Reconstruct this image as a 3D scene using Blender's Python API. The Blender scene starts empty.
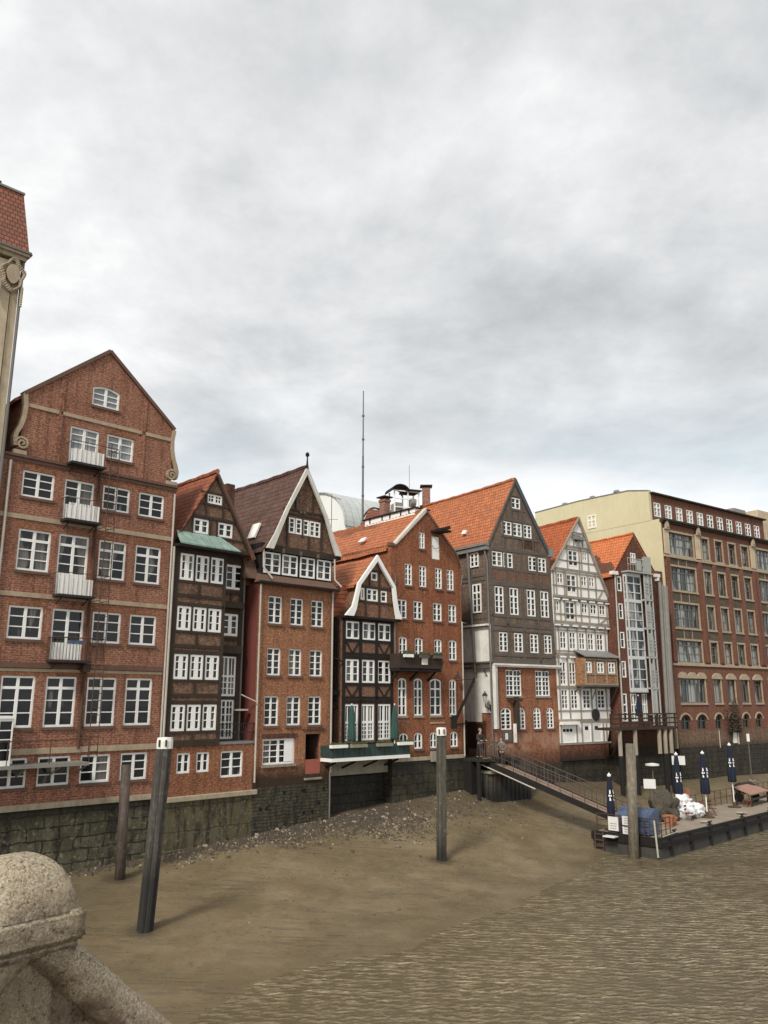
import bpy, bmesh, math, random
import numpy as np
from mathutils import Vector, Matrix, noise
from mathutils.geometry import tessellate_polygon
random.seed(7)
R = math.radians
sc = bpy.context.scene
col = bpy.context.collection

# ------------------------------------------------------------------ node helpers
class NT:
    def __init__(s, name, kind='mat'):
        if kind == 'mat':
            s.m = bpy.data.materials.new(name); s.m.use_nodes = True
        else:
            s.m = kind; s.m.use_nodes = True
        s.t = s.m.node_tree; s.t.nodes.clear()
    def n(s, typ, **kw):
        nd = s.t.nodes.new(typ)
        for k, v in kw.items():
            if k.startswith('i_'):
                nd.inputs[k[2:].replace('_', ' ')].default_value = v
            else: setattr(nd, k, v)
        return nd
    def l(s, a, b): s.t.links.new(a, b)
    def math(s, op, a, b=None, clamp=False):
        nd = s.t.nodes.new('ShaderNodeMath'); nd.operation = op; nd.use_clamp = clamp
        for i, v in enumerate((a, b)):
            if v is None: continue
            if isinstance(v, (int, float)): nd.inputs[i].default_value = v
            else: s.l(v, nd.inputs[i])
        return nd.outputs[0]
    def mix(s, fac, a, b, mode='MIX'):
        nd = s.t.nodes.new('ShaderNodeMixRGB'); nd.blend_type = mode
        for i, v in enumerate((fac, a, b)):
            if isinstance(v, (int, float)): nd.inputs[i].default_value = v
            elif isinstance(v, tuple): nd.inputs[i].default_value = (*v[:3], 1)
            else: s.l(v, nd.inputs[i])
        return nd.outputs[0]
    def noise(s, vec, scale, detail=4, rough=.55, out=0, dist=0):
        nd = s.t.nodes.new('ShaderNodeTexNoise'); nd.inputs['Scale'].default_value = scale
        nd.inputs['Detail'].default_value = detail; nd.inputs['Roughness'].default_value = rough
        nd.inputs['Distortion'].default_value = dist
        if vec is not None: s.l(vec, nd.inputs['Vector'])
        return nd.outputs[out]
    def ramp(s, fac, stops):
        nd = s.t.nodes.new('ShaderNodeValToRGB'); s.l(fac, nd.inputs[0])
        e = nd.color_ramp.elements
        while len(e) < len(stops): e.new(.5)
        for q, (p, c) in zip(e, stops):
            q.position = p
            q.color = (c, c, c, 1) if isinstance(c, (int, float)) else (*c, 1)
        return nd.outputs[0]
    def rng(s, v, a, b, c=0., d=1., smooth=False):
        nd = s.t.nodes.new('ShaderNodeMapRange'); s.l(v, nd.inputs[0])
        if smooth: nd.interpolation_type = 'SMOOTHSTEP'
        for i, x in enumerate((a, b, c, d)): nd.inputs[i+1].default_value = x
        return nd.outputs[0]
    def mapping(s, vec, scale=(1, 1, 1), loc=(0, 0, 0), rot=(0, 0, 0)):
        nd = s.t.nodes.new('ShaderNodeMapping'); s.l(vec, nd.inputs[0])
        nd.inputs['Scale'].default_value = scale; nd.inputs['Location'].default_value = loc; nd.inputs['Rotation'].default_value = rot
        return nd.outputs[0]
    def obj(s): return s.t.nodes.new('ShaderNodeTexCoord').outputs['Object']
    def pos(s): return s.t.nodes.new('ShaderNodeNewGeometry').outputs['Position']
    def sep(s, v):
        nd = s.t.nodes.new('ShaderNodeSeparateXYZ'); s.l(v, nd.inputs[0]); return nd.outputs
    def comb(s, x, y, z=0):
        nd = s.t.nodes.new('ShaderNodeCombineXYZ')
        for i, v in enumerate((x, y, z)):
            if isinstance(v, (int, float)): nd.inputs[i].default_value = v
            else: s.l(v, nd.inputs[i])
        return nd.outputs[0]
    def out(s, color, rough=.8, bump=None, bs=.3, bd=.02, spec=.3, metal=0, normal=None):
        p = s.n('ShaderNodeBsdfPrincipled')
        for k, v in (('Base Color', color), ('Roughness', rough), ('Metallic', metal), ('Specular IOR Level', spec)):
            if isinstance(v, tuple): p.inputs[k].default_value = (*v[:3], 1)
            elif isinstance(v, (int, float)): p.inputs[k].default_value = v
            else: s.l(v, p.inputs[k])
        if bump is not None:
            b = s.n('ShaderNodeBump'); b.inputs['Strength'].default_value = bs; b.inputs['Distance'].default_value = bd
            s.l(bump, b.inputs['Height']); s.l(b.outputs[0], p.inputs['Normal'])
        o = s.n('ShaderNodeOutputMaterial'); s.l(p.outputs[0], o.inputs[0])
        return s.m

def wallvec(t):
    x, y, z = t.sep(t.obj()); return t.comb(t.math('ADD', x, y), z, 0)

def brick(name, c1, c2, mortar, dirt=(.05, .04, .03), dirt_amt=.5, bw=.27, rh=.095, wet=None, patch=None, mort=.017):
    """brick wall; wet=(z_low,z_high) darkens towards the tide line (world z)"""
    t = NT(name); v = wallvec(t)
    b = t.n('ShaderNodeTexBrick'); t.l(v, b.inputs['Vector'])
    b.inputs['Color1'].default_value = (*c1, 1); b.inputs['Color2'].default_value = (*c2, 1); b.inputs['Mortar'].default_value = (*mortar, 1)
    b.inputs['Scale'].default_value = 1; b.inputs['Mortar Size'].default_value = mort; b.inputs['Bias'].default_value = -.1
    b.inputs['Brick Width'].default_value = bw; b.inputs['Row Height'].default_value = rh
    c = b.outputs['Color']
    o = t.obj()
    n1 = t.noise(o, .6, 6, .65); n2 = t.noise(o, 3.2, 5, .7); n3 = t.noise(t.mapping(o, (2.6, 2.6, .22)), 1.3, 5, .65)
    c = t.mix(t.rng(n1, .35, .65, 0, min(1, dirt_amt*1.5)), c, dirt, 'MIX')
    c = t.mix(t.rng(n2, .5, .75, 0, .5), c, tuple(min(1, x*1.55+.02) for x in c1), 'MIX')
    n8 = t.noise(t.mapping(o, (5.5, 5.5, .12)), 1.2, 4, .6)
    c = t.mix(t.rng(n3, .50, .66, 0, .7), c, tuple(q*.8 for q in dirt), 'MIX')
    c = t.mix(t.rng(n8, .56, .70, 0, .5), c, tuple(q*.7 for q in dirt), 'MIX')
    n5 = t.noise(t.mapping(o, (1, 1, 2.4)), 4.0, 5, .8); n6 = t.noise(t.mapping(o, (1, 1, 1.8)), 8., 3, .8)
    c = t.mix(t.rng(n5, .48, .64, 0, .6), c, tuple(q*.45 for q in c2), 'MIX')
    c = t.mix(t.rng(n6, .50, .64, 0, .6), c, tuple(min(1, q*1.3+.5*r_) for q, r_ in zip(c1, mortar)), 'MIX')
    c = t.mix(t.rng(n6, .48, .36, 0, .6), c, tuple(q*.4 for q in c1), 'MIX')
    if patch:
        pn = t.noise(o, .9, 6, .7)
        z = t.sep(t.pos())[2]
        band = t.math('MULTIPLY', t.rng(z, patch[1], patch[1]+.5, 0, 1), t.rng(z, patch[2]-.6, patch[2], 1, 0))
        c = t.mix(t.math('MULTIPLY', t.rng(pn, .42, .52, 0, .75), band), c, patch[0])
    r = .85
    if wet:
        z = t.sep(t.pos())[2]
        zz = t.math('ADD', z, t.math('MULTIPLY', t.math('SUBTRACT', n2, .5), .8))
        f = t.rng(zz, wet[0], wet[1], 1, 0)
        c = t.mix(t.math('MULTIPLY', f, .9), c, (.022, .019, .012))
    # ragged efflorescence
    return t.out(c, r, b.outputs['Fac'], -.35, .02, .2)

def stone(name, c1, c2, joint, bw=1.1, rh=.42, top=None, algae=(.06, .058, .028), squash=1):
    t = NT(name); v = wallvec(t)
    o = t.obj()
    dn = t.noise(o, 2.0, 3, .6, out=1)
    vv = t.mix(.24, v, dn, 'ADD')
    b = t.n('ShaderNodeTexBrick'); t.l(vv, b.inputs['Vector'])
    b.inputs['Color1'].default_value = (*c1, 1); b.inputs['Color2'].default_value = (*c2, 1); b.inputs['Mortar'].default_value = (*joint, 1)
    b.inputs['Scale'].default_value = 1; b.inputs['Mortar Size'].default_value = .035; b.inputs['Mortar Smooth'].default_value = .5
    b.inputs['Brick Width'].default_value = bw; b.inputs['Row Height'].default_value = rh
    n1 = t.noise(o, .8, 7, .7); n2 = t.noise(o, 5, 6, .75); n3 = t.noise(t.mapping(o, (2.5, 2.5, .5)), 1.2, 5, .65)
    c = b.outputs['Color']
    c = t.mix(t.rng(n1, .4, .62, 0, .8), c, algae)
    c = t.mix(t.rng(n3, .46, .62, 0, .85), c, (.016, .013, .009))
    c = t.mix(t.rng(n2, .54, .70, 0, .7), c, tuple(x*2.3+.03 for x in c1))
    nj = t.noise(o, 9, 5, .8)
    c = t.mix(t.rng(nj, .54, .66, 0, .65), c, (.016, .014, .01))
    if top:
        z = t.sep(t.pos())[2]
        zz = t.math('ADD', z, t.math('MULTIPLY', t.math('SUBTRACT', n1, .5), .7))
        c = t.mix(t.rng(zz, top[0], top[1], 0, .88), c, (.02, .018, .012))  # dark top band: tide stain plus ledge shadow put into the colour
    h = t.math('ADD', t.math('MULTIPLY', b.outputs['Fac'], -1.), t.math('MULTIPLY', n2, .8))
    return t.out(c, .75, h, .9, .05, .35)

def tiles(name, c1, c2, dark, moss=(.05, .04, .03), rh=.26, cw=.24, amt=.45):
    t = NT(name); x, y, z = t.sep(t.obj())
    v = t.comb(t.math('ADD', x, y), z, 0)
    v = t.comb(y, z, 0) if True else v
    b = t.n('ShaderNodeTexBrick'); t.l(v, b.inputs['Vector'])
    b.offset = 0.5
    b.inputs['Color1'].default_value = (*c1, 1); b.inputs['Color2'].default_value = (*c2, 1); b.inputs['Mortar'].default_value = (*dark, 1)
    b.inputs['Scale'].default_value = 1; b.inputs['Mortar Size'].default_value = .022; b.inputs['Mortar Smooth'].default_value = .3; b.inputs['Bias'].default_value = 0
    b.inputs['Brick Width'].default_value = cw; b.inputs['Row Height'].default_value = rh
    o = t.obj()
    n1 = t.noise(t.mapping(o, (1, .8, 2)), .9, 6, .7); n2 = t.noise(o, 6, 3, .6)
    c = t.mix(t.rng(n1, .42, .68, 0, amt), b.outputs['Color'], moss)
    c = t.mix(t.rng(n2, .5, .75, 0, .5), c, tuple(min(1, q*1.3+.03) for q in c1))
    n7 = t.noise(t.mapping(o, (1, 1, 1.6)), 3.2, 5, .8)
    c = t.mix(t.rng(n7, .5, .66, 0, .6), c, tuple(q*.45 for q in c2))
    # overlap of the courses: ramp inside each row
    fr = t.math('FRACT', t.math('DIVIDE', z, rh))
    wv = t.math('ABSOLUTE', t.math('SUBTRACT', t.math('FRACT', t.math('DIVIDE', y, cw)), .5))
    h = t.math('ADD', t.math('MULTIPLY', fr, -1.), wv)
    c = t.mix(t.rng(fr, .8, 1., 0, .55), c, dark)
    return t.out(c, .8, h, .8, .06, .25)

def paint(name, c, rough=.55, dirt=.25, dc=(.12, .1, .08), scale=2.5, spec=.35, metal=0, bd=.01):
    t = NT(name); o = t.obj()
    n1 = t.noise(o, scale, 6, .7); n2 = t.noise(t.mapping(o, (4, 4, .5)), 1.5, 4, .6)
    cc = t.mix(t.rng(n1, .42, .72, 0, dirt), c, dc)
    cc = t.mix(t.rng(n2, .5, .78, 0, dirt), cc, dc)
    return t.out(cc, rough, n1, .25, bd, spec, metal)

def wood(name, c1, c2, rough=.8, sc_=(8, 8, .6)):
    t = NT(name); o = t.obj()
    n1 = t.noise(t.mapping(o, sc_), 1.5, 6, .7); n2 = t.noise(o, 1.1, 4, .6)
    cc = t.mix(t.rng(n1, .3, .7), c1, c2); cc = t.mix(t.rng(n2, .45, .7, 0, .5), cc, tuple(q*.45 for q in c1))
    return t.out(cc, rough, n1, .6, .03, .25)

M = {}
M['brick_a'] = brick('brick_rust_red', (0.320, 0.115, 0.065), (0.217, 0.074, 0.045), (0.343, 0.250, 0.184), dirt=(.13, .055, .035), dirt_amt=.35)
M['brick_b'] = brick('brick_old_orange', (0.347, 0.129, 0.061), (0.223, 0.074, 0.039), (0.248, 0.173, 0.106), dirt=(.12, .05, .03), dirt_amt=.5)
M['brick_b2'] = brick('brick_old_orange_tidal', (0.379, 0.152, 0.070), (0.256, 0.091, 0.046), (0.297, 0.204, 0.126), dirt=(.17, .075, .045), dirt_amt=.45, wet=(4.1, 5.0))
M['brick_c'] = brick('brick_brown_infill', (.23, .125, .08), (.16, .085, .058), (.17, .125, .09), dirt=(.07, .045, .032), dirt_amt=.4)
M['brick_d'] = brick('brick_deep_red', (0.347, 0.111, 0.047), (0.225, 0.069, 0.032), (0.234, 0.148, 0.086), dirt=(.11, .04, .025), dirt_amt=.5, wet=(4.5, 5.2))
M['brick_e'] = brick('brick_grey_brown', (0.190, 0.121, 0.084), (0.130, 0.089, 0.067), (0.210, 0.179, 0.142), dirt=(.07, .055, .045), dirt_amt=.45)
M['brick_e2'] = brick('brick_reddish_panel', (.20, .10, .065), (.145, .075, .05), (.17, .12, .09), dirt=(.09, .06, .045), dirt_amt=.4)
M['brick_f'] = brick('brick_red_peeling', (0.354, 0.126, 0.060), (0.239, 0.082, 0.042), (0.266, 0.171, 0.105), dirt=(.13, .055, .035), dirt_amt=.45, wet=(3.7, 4.9), patch=((.36, .22, .15), 4.5, 6.1))
M['brick_g'] = brick('brick_dark_maroon', (.14, .06, .04), (.10, .042, .03), (.09, .06, .05), dirt=(.05, .03, .022), dirt_amt=.4, wet=(4.4, 5.6))
M['brick_h'] = brick('brick_office_red', (0.208, 0.081, 0.051), (0.147, 0.057, 0.037), (0.174, 0.120, 0.086), dirt=(.12, .045, .03), dirt_amt=.35)
M['brick_i'] = brick('brick_tan_stained', (.20, .12, .08), (.14, .08, .055), (.19, .14, .10), dirt=(.10, .07, .05), dirt_amt=.55, wet=(4.0, 4.9))
M['spandrel'] = brick('brick_spandrel_grey', (.13, .10, .07), (.09, .07, .052), (.11, .09, .07), dirt=(.06, .05, .04))
M['render_red'] = paint('red_oxide_render', (.16, .042, .032), .85, .35, (.07, .03, .025))
M['stone_a'] = stone('quay_blocks_olive', (.15, .135, .085), (.10, .09, .058), (.010, .009, .007), 1.35, .50, top=(3.1, 3.6), squash=1)
M['stone_b'] = stone('quay_render_algae', (.12, .10, .06), (.10, .085, .05), (.07, .06, .04), 2.6, 1.1, algae=(.10, .085, .038))
M['stone_c'] = stone('quay_rubble_brown', (.085, .068, .045), (.06, .05, .035), (.03, .026, .02), .5, .16, top=(3.4, 4.1))
M['stone_d'] = stone('quay_blocks_dark', (0.063, 0.051, 0.036), (0.041, 0.034, 0.025), (0.011, 0.009, 0.008), 1.2, .55, top=(3.7, 4.3))
M['stone_e'] = stone('quay_wall_black', (0.032, 0.027, 0.020), (0.022, 0.019, 0.015), (0.010, 0.008, 0.007), 1.0, .4, algae=(.052, .044, .026))
M['ledge'] = paint('sandstone_ledge', (.40, .33, .235), .85, .55, (.16, .13, .09), 3)
M['sand'] = paint('sandstone_trim', (.42, .335, .235), .85, .5, (.22, .16, .10), 2.5)
M['sand2'] = paint('sandstone_pilaster', (.56, .46, .32), .85, .45, (.20, .16, .10), 1.2)
M['coping'] = paint('brown_coping', (.15, .085, .06), .8, .4, (.06, .04, .03))
M['white'] = paint('white_window_paint', (.86, .85, .81), .5, .12, (.42, .38, .32), 3)
M['whitewall'] = paint('white_lime_wall', (.80, .78, .72), .85, .4, (.33, .29, .23), 1.2)
M['greywall'] = paint('grey_lime_wall', (.30, .28, .24), .85, .5, (.15, .13, .10), 1.2)
M['infill_white'] = paint('white_infill', (0.860, 0.850, 0.820), .85, .16, (0.450, 0.410, 0.340), 2)
M['timber_dark'] = wood('timber_dark_brown', (0.060, 0.042, 0.030), (.04, .03, .022))
M['timber_black'] = wood('timber_black', (.022, .019, .017), (.014, .012, .011))
M['timber_grey'] = wood('timber_grey_brown', (.14, .12, .10), (.10, .085, .07))
M['timber_taupe'] = wood('timber_taupe', (.36, .31, .245), (.26, .22, .17))
M['tile_orange'] = tiles('roof_tiles_orange', (0.560, 0.190, 0.075), (0.420, 0.131, 0.053), (0.130, 0.045, 0.024), (.20, .09, .055))
M['tile_bright'] = tiles('roof_tiles_fresh_orange', (0.670, 0.207, 0.076), (0.558, 0.166, 0.059), (0.223, 0.072, 0.028), (.35, .11, .05), amt=.25)
M['tile_red'] = tiles('roof_tiles_weathered_red', (0.408, 0.133, 0.061), (0.286, 0.090, 0.047), (0.102, 0.037, 0.023), (.13, .065, .045))
M['tile_brown'] = tiles('roof_tiles_dark_brown', (.125, .06, .042), (.085, .042, .032), (.03, .018, .014), (.16, .12, .10), amt=.35, rh=.3, cw=.3)
M['lead'] = paint('grey_zinc', (.22, .22, .21), .5, .35, (.10, .09, .08), spec=.5)
M['shaft'] = paint('grey_shaft_metal', (.24, .225, .20), .55, .45, (.11, .10, .085), 1.2)
M['black'] = paint('black_iron', (.02, .019, .018), .6, .3, (.06, .035, .025))
M['rust'] = paint('rusty_iron', (.07, .045, .032), .85, .5, (.13, .06, .03))
M['pipe_grey'] = paint('pipe_grey', (.16, .15, .14), .6, .3)
M['pipe_light'] = paint('pipe_light', (.48, .44, .38), .6, .35, (.25, .18, .12))
M['yellow'] = paint('pale_yellow_render', (.62, .57, .37), .9, .22, (.34, .29, .17), .5)
M['green_metal'] = paint('green_terrace_metal', (.028, .055, .050), .6, .35, (.07, .07, .05))
M['parasol_green'] = paint('parasol_green_canvas', (.035, .085, .07), .9, .3, (.02, .045, .035))
M['navy'] = paint('parasol_navy_canvas', (.010, .014, .028), .8, .3, (.03, .04, .07))
M['tarp'] = paint('blue_tarp', (.05, .075, .135), .45, .5, (.15, .20, .29), 1.6)
M['terracotta'] = paint('terracotta_pot', (.38, .15, .08), .8, .3, (.2, .1, .06))
M['sack'] = paint('white_plastic_sack', (.74, .74, .74), .5, .2, (.45, .45, .46), 3)
M['deckwood'] = paint('pontoon_deck', (.30, .25, .19), .9, .5, (.15, .12, .09), 1.2)
M['hull'] = paint('pontoon_hull', (.045, .042, .038), .7, .5, (.10, .085, .065), 1.5)
M['concrete'] = paint('concrete', (.30, .27, .21), .9, .5, (.12, .11, .08), 1.5)
M['leafgreen'] = paint('flower_box_green', (.05, .09, .03), .9, .3, (.15, .06, .05), 8)
M['skin'] = paint('skin', (.50, .30, .21), .6, .1)
M['hair'] = paint('hair_brown', (.07, .04, .025), .8, .1)
M['hair_fair'] = paint('hair_fair', (.28, .19, .10), .8, .1)
M['coat'] = paint('dark_coat', (.025, .025, .03), .9, .2)
M['jacket'] = paint('grey_jacket', (.16, .14, .12), .9, .2)
M['trousers'] = paint('dark_trousers', (.02, .022, .03), .9, .2)
M['board'] = paint('white_sign_board', (.72, .71, .68), .5, .15)
M['void'] = paint('dark_interior', (.008, .007, .006), .95, .1, (.012, .01, .008))
M['doorbrown'] = wood('brown_door', (.06, .028, .018), (.04, .018, .012))

def copper():
    t = NT('green_copper'); o = t.obj(); x, y, z = t.sep(o)
    n1 = t.noise(o, 1.8, 5, .65)
    c = t.mix(t.rng(n1, .35, .7), (.30, .40, .34), (.16, .24, .20))
    s = t.rng(t.math('ABSOLUTE', t.math('SUBTRACT', t.math('FRACT', t.math('MULTIPLY', x, 1.9)), .5)), .44, .5, 0, 1)
    c = t.mix(t.math('MULTIPLY', s, .6), c, (.07, .10, .085))
    return t.out(c, .6, s, .6, .03, .4)
M['copper'] = copper()

def barrelm():
    t = NT('standing_seam_roof'); o = t.obj(); x, y, z = t.sep(o)
    n1 = t.noise(o, .8, 5, .65)
    c = t.mix(t.rng(n1, .35, .7), (.50, .52, .50), (.42, .44, .43))
    s = t.rng(t.math('ABSOLUTE', t.math('SUBTRACT', t.math('FRACT', t.math('MULTIPLY', y, 1.2)), .5)), .44, .5, 0, 1)
    c = t.mix(t.math('MULTIPLY', s, .5), c, (.12, .14, .13))
    return t.out(c, .5, s, .6, .04, .5)
M['seam'] = barrelm()

def glass(name, dark, curtain, thr):
    t = NT(name); o = t.obj()
    oi = t.n('ShaderNodeObjectInfo'); rnd = oi.outputs['Random']
    x, y, z = t.sep(o)
    shift = t.comb(t.math('ADD', x, t.math('MULTIPLY', rnd, 37.)), z, t.math('MULTIPLY', rnd, 11.))
    n = t.noise(t.mapping(shift, (1.6, .35, 1)), 1.3, 1, .4)
    f = t.noise(t.mapping(shift, (9, .15, 1)), 1.5, 2, .5)
    cur = t.rng(t.math('ADD', n, t.math('MULTIPLY', t.math('SUBTRACT', rnd, .5), .35)), thr, thr+.06)
    cc = t.mix(t.rng(f, .35, .65), curtain, tuple(q*.55 for q in curtain))
    c = t.mix(cur, dark, cc)
    wv = t.noise(shift, 1.1, 2, .5)
    return t.out(c, .07, wv, .12, .08, .35)
M['glass'] = glass('window_glass', (.010, .011, .012), (.16, .15, .13), .63)
M['glass_office'] = glass('office_glass', (.035, .038, .038), (.42, .43, .41), .47)
M['glass_pale'] = glass('pale_glass', (.22, .24, .25), (.42, .42, .40), .48)  # pale panes: reflected sky put into the base colour

# ------------------------------------------------------------------ mesh builder
class MB:
    def __init__(s): s.v = []; s.f = []; s.cuts = [(0, 0)]; s.manual = False
    def cut(s): s.manual = True; s.cuts.append((len(s.v), len(s.f))); return s
    def add(s, vs, fs):
        if not s.manual: s.cuts.append((len(s.v), len(s.f)))
        o = len(s.v); s.v += [tuple(v) for v in vs]; s.f += [tuple(i+o for i in f) for f in fs]; return s
    def box(s, x0, x1, y0, y1, z0, z1):
        vs = [(x, y, z) for z in (z0, z1) for y in (y0, y1) for x in (x0, x1)]
        return s.add(vs, [(0, 2, 3, 1), (4, 5, 7, 6), (0, 1, 5, 4), (2, 6, 7, 3), (0, 4, 6, 2), (1, 3, 7, 5)])
    def hexa(s, a, b):     # two quads (4 pts each), joined
        return s.add(list(a)+list(b), [(3, 2, 1, 0), (4, 5, 6, 7)]+[(i, (i+1) % 4, (i+1) % 4+4, i+4) for i in range(4)])
    def tube(s, p0, p1, r0, r1=None, n=8, cap=True):
        p0 = Vector(p0); p1 = Vector(p1); r1 = r0 if r1 is None else r1
        d = (p1-p0).normalized(); a = d.orthogonal().normalized(); b = d.cross(a)
        vs = []
        for p, r in ((p0, r0), (p1, r1)):
            for i in range(n):
                t = 2*math.pi*i/n; vs.append(p+a*math.cos(t)*r+b*math.sin(t)*r)
        fs = [(i, (i+1) % n, (i+1) % n+n, i+n) for i in range(n)]
        if cap: fs += [tuple(range(n))[::-1], tuple(range(n, 2*n))]
        return s.add(vs, fs)
    def path(s, pts, r, n=6):
        for a, b in zip(pts, pts[1:]): s.tube(a, b, r, n=n)
        return s
    def beam(s, xa, za, xb, zb, w, y0, y1):   # bar in the facade plane
        d = Vector((xb-xa, 0, zb-za)).normalized(); p = Vector((-d.z, 0, d.x))*w/2
        q = [Vector((xa, 0, za))-p, Vector((xb, 0, zb))-p, Vector((xb, 0, zb))+p, Vector((xa, 0, za))+p]
        return s.hexa([(v.x, y0, v.z) for v in q], [(v.x, y1, v.z) for v in q])
    def bar3(s, a, b, w, h):   # bar between 3D points, w horizontal, h vertical
        a = Vector(a); b = Vector(b); d = (b-a).normalized(); sd = d.cross(Vector((0, 0, 1))).normalized()*w/2; up = Vector((0, 0, h/2))
        return s.hexa([a-sd-up, a+sd-up, a+sd+up, a-sd+up], [b-sd-up, b+sd-up, b+sd+up, b-sd+up])
    def lathe(s, prof, c=(0, 0, 0), n=24, star=0, k=8):
        vs = []
        for r, z in prof:
            for i in range(n):
                t = 2*math.pi*i/n; rr = r*(1+star*math.cos(k*t+z*1.3)); vs.append((c[0]+rr*math.cos(t), c[1]+rr*math.sin(t), c[2]+z))
        m = len(prof)
        fs = [(j*n+i, j*n+(i+1) % n, (j+1)*n+(i+1) % n, (j+1)*n+i) for j in range(m-1) for i in range(n)]
        fs += [tuple(range(n))[::-1], tuple(range((m-1)*n, m*n))]
        return s.add(vs, fs)
    def poly(s, pts, y0, y1):    # outline in x,z extruded in y (may be concave)
        n = len(pts); tri = tessellate_polygon([[Vector((p[0], p[1], 0)) for p in pts]])
        vs = [(p[0], y0, p[1]) for p in pts]+[(p[0], y1, p[1]) for p in pts]
        fs = [tuple(t) for t in tri]+[tuple(i+n for i in t[::-1]) for t in tri]+[(i, (i+1) % n, (i+1) % n+n, i+n) for i in range(n)]
        return s.add(vs, fs)
    def mesh(s, name, mat):
        me = bpy.data.meshes.new(name); me.from_pydata(s.v, [], s.f); me.materials.append(mat); me.update()
        bm = bmesh.new(); bm.from_mesh(me); bmesh.ops.recalc_face_normals(bm, faces=bm.faces); bm.to_mesh(me); bm.free()
        return me
    def build(s, name, mat, parent=None, smooth=False, bevel=0):
        me = s.mesh(name, mat)
        o = bpy.data.objects.new(name, me); col.objects.link(o)
        if parent: o.parent = parent
        if smooth:
            for p in me.polygons: p.use_smooth = True
        if bevel:
            m = o.modifiers.new('bevel', 'BEVEL'); m.width = bevel; m.segments = 2
        return o

def build_each(b, name, mat, parent, bevel=0):
    cs = [c for c in b.cuts]+[(len(b.v), len(b.f))]
    for (v0, f0), (v1, f1) in zip(cs, cs[1:]):
        if v1 <= v0 or f1 <= f0: continue
        q = MB(); q.v = b.v[v0:v1]; q.f = [tuple(i-v0 for i in f) for f in b.f[f0:f1]]
        q.build(name, mat, parent, bevel=bevel)

def empty(name, loc=(0, 0, 0), rz=0):
    o = bpy.data.objects.new(name, None); o.location = loc; o.rotation_euler = (0, 0, rz); o.empty_display_size = .3
    col.objects.link(o); return o
def tag(o, label=None, cat=None, group=None, kind=None):
    if label: o['label'] = label
    if cat: o['category'] = cat
    if group: o['group'] = group
    if kind: o['kind'] = kind
    return o
def kids(o): return [c for c in bpy.data.objects if c.parent == o]
def copy_tree(o, parent=None):
    c = o.copy(); col.objects.link(c); c.parent = parent
    for ch in kids(o): copy_tree(ch, c)
    return c

# ------------------------------------------------------------------ facade helpers
def hole(s0, s1, z0, z1, arch=0):
    if not arch: return [(s0, z0), (s1, z0), (s1, z1), (s0, z1)]
    pts = [(s0, z0), (s1, z0)]; w = s1-s0; zb = z1-arch; r = (w*w/4+arch*arch)/(2*arch); cz = z1-r
    a = math.asin(min(1, w/2/r))
    if arch > w/2-.001: a = math.pi/2
    for i in range(9):
        t = a-2*a*i/8; pts.append(((s0+s1)/2+r*math.sin(t), cz+r*math.cos(t)))
    return pts

def wall(parent, name, outline, holes, D, mat, y0=0, reveal=.14, thick=True):
    loops = [[Vector((p[0], p[1], 0)) for p in outline]]+[[Vector((p[0], p[1], 0)) for p in h] for h in holes]
    tri = tessellate_polygon(loops)
    flat = [p for lp in loops for p in lp]
    vs = [(p.x, y0, p.y) for p in flat]; fs = []
    for t in tri:
        a, b, c = (flat[i] for i in t)
        cr = (b.x-a.x)*(c.y-a.y)-(b.y-a.y)*(c.x-a.x)
        if abs(cr) < 1e-9: continue
        fs.append(tuple(t) if cr > 0 else tuple(t[::-1]))     # normal -y
    n = len(outline); base = len(vs)
    if thick:
        vs += [(p[0], y0+D, p[1]) for p in outline]
        area = sum(outline[i][0]*outline[(i+1) % n][1]-outline[(i+1) % n][0]*outline[i][1] for i in range(n))
        for i in range(n):
            j = (i+1) % n; f = (i, i+base, j+base, j)
            fs.append(f if area > 0 else f[::-1])
        for t in tessellate_polygon([loops[0]]): fs.append(tuple(i+base for i in t))
    off = n
    for h in holes:
        m = len(h); b2 = len(vs)
        vs += [(p[0], y0+reveal, p[1]) for p in h]
        for i in range(m):
            j = (i+1) % m; fs.append((off+i, off+j, b2+j, b2+i))
        off += m
    me = bpy.data.meshes.new(name); me.from_pydata(vs, [], fs); me.materials.append(mat); me.update()
    o = bpy.data.objects.new(name, me); col.objects.link(o); o.parent = parent
    return o

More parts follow.
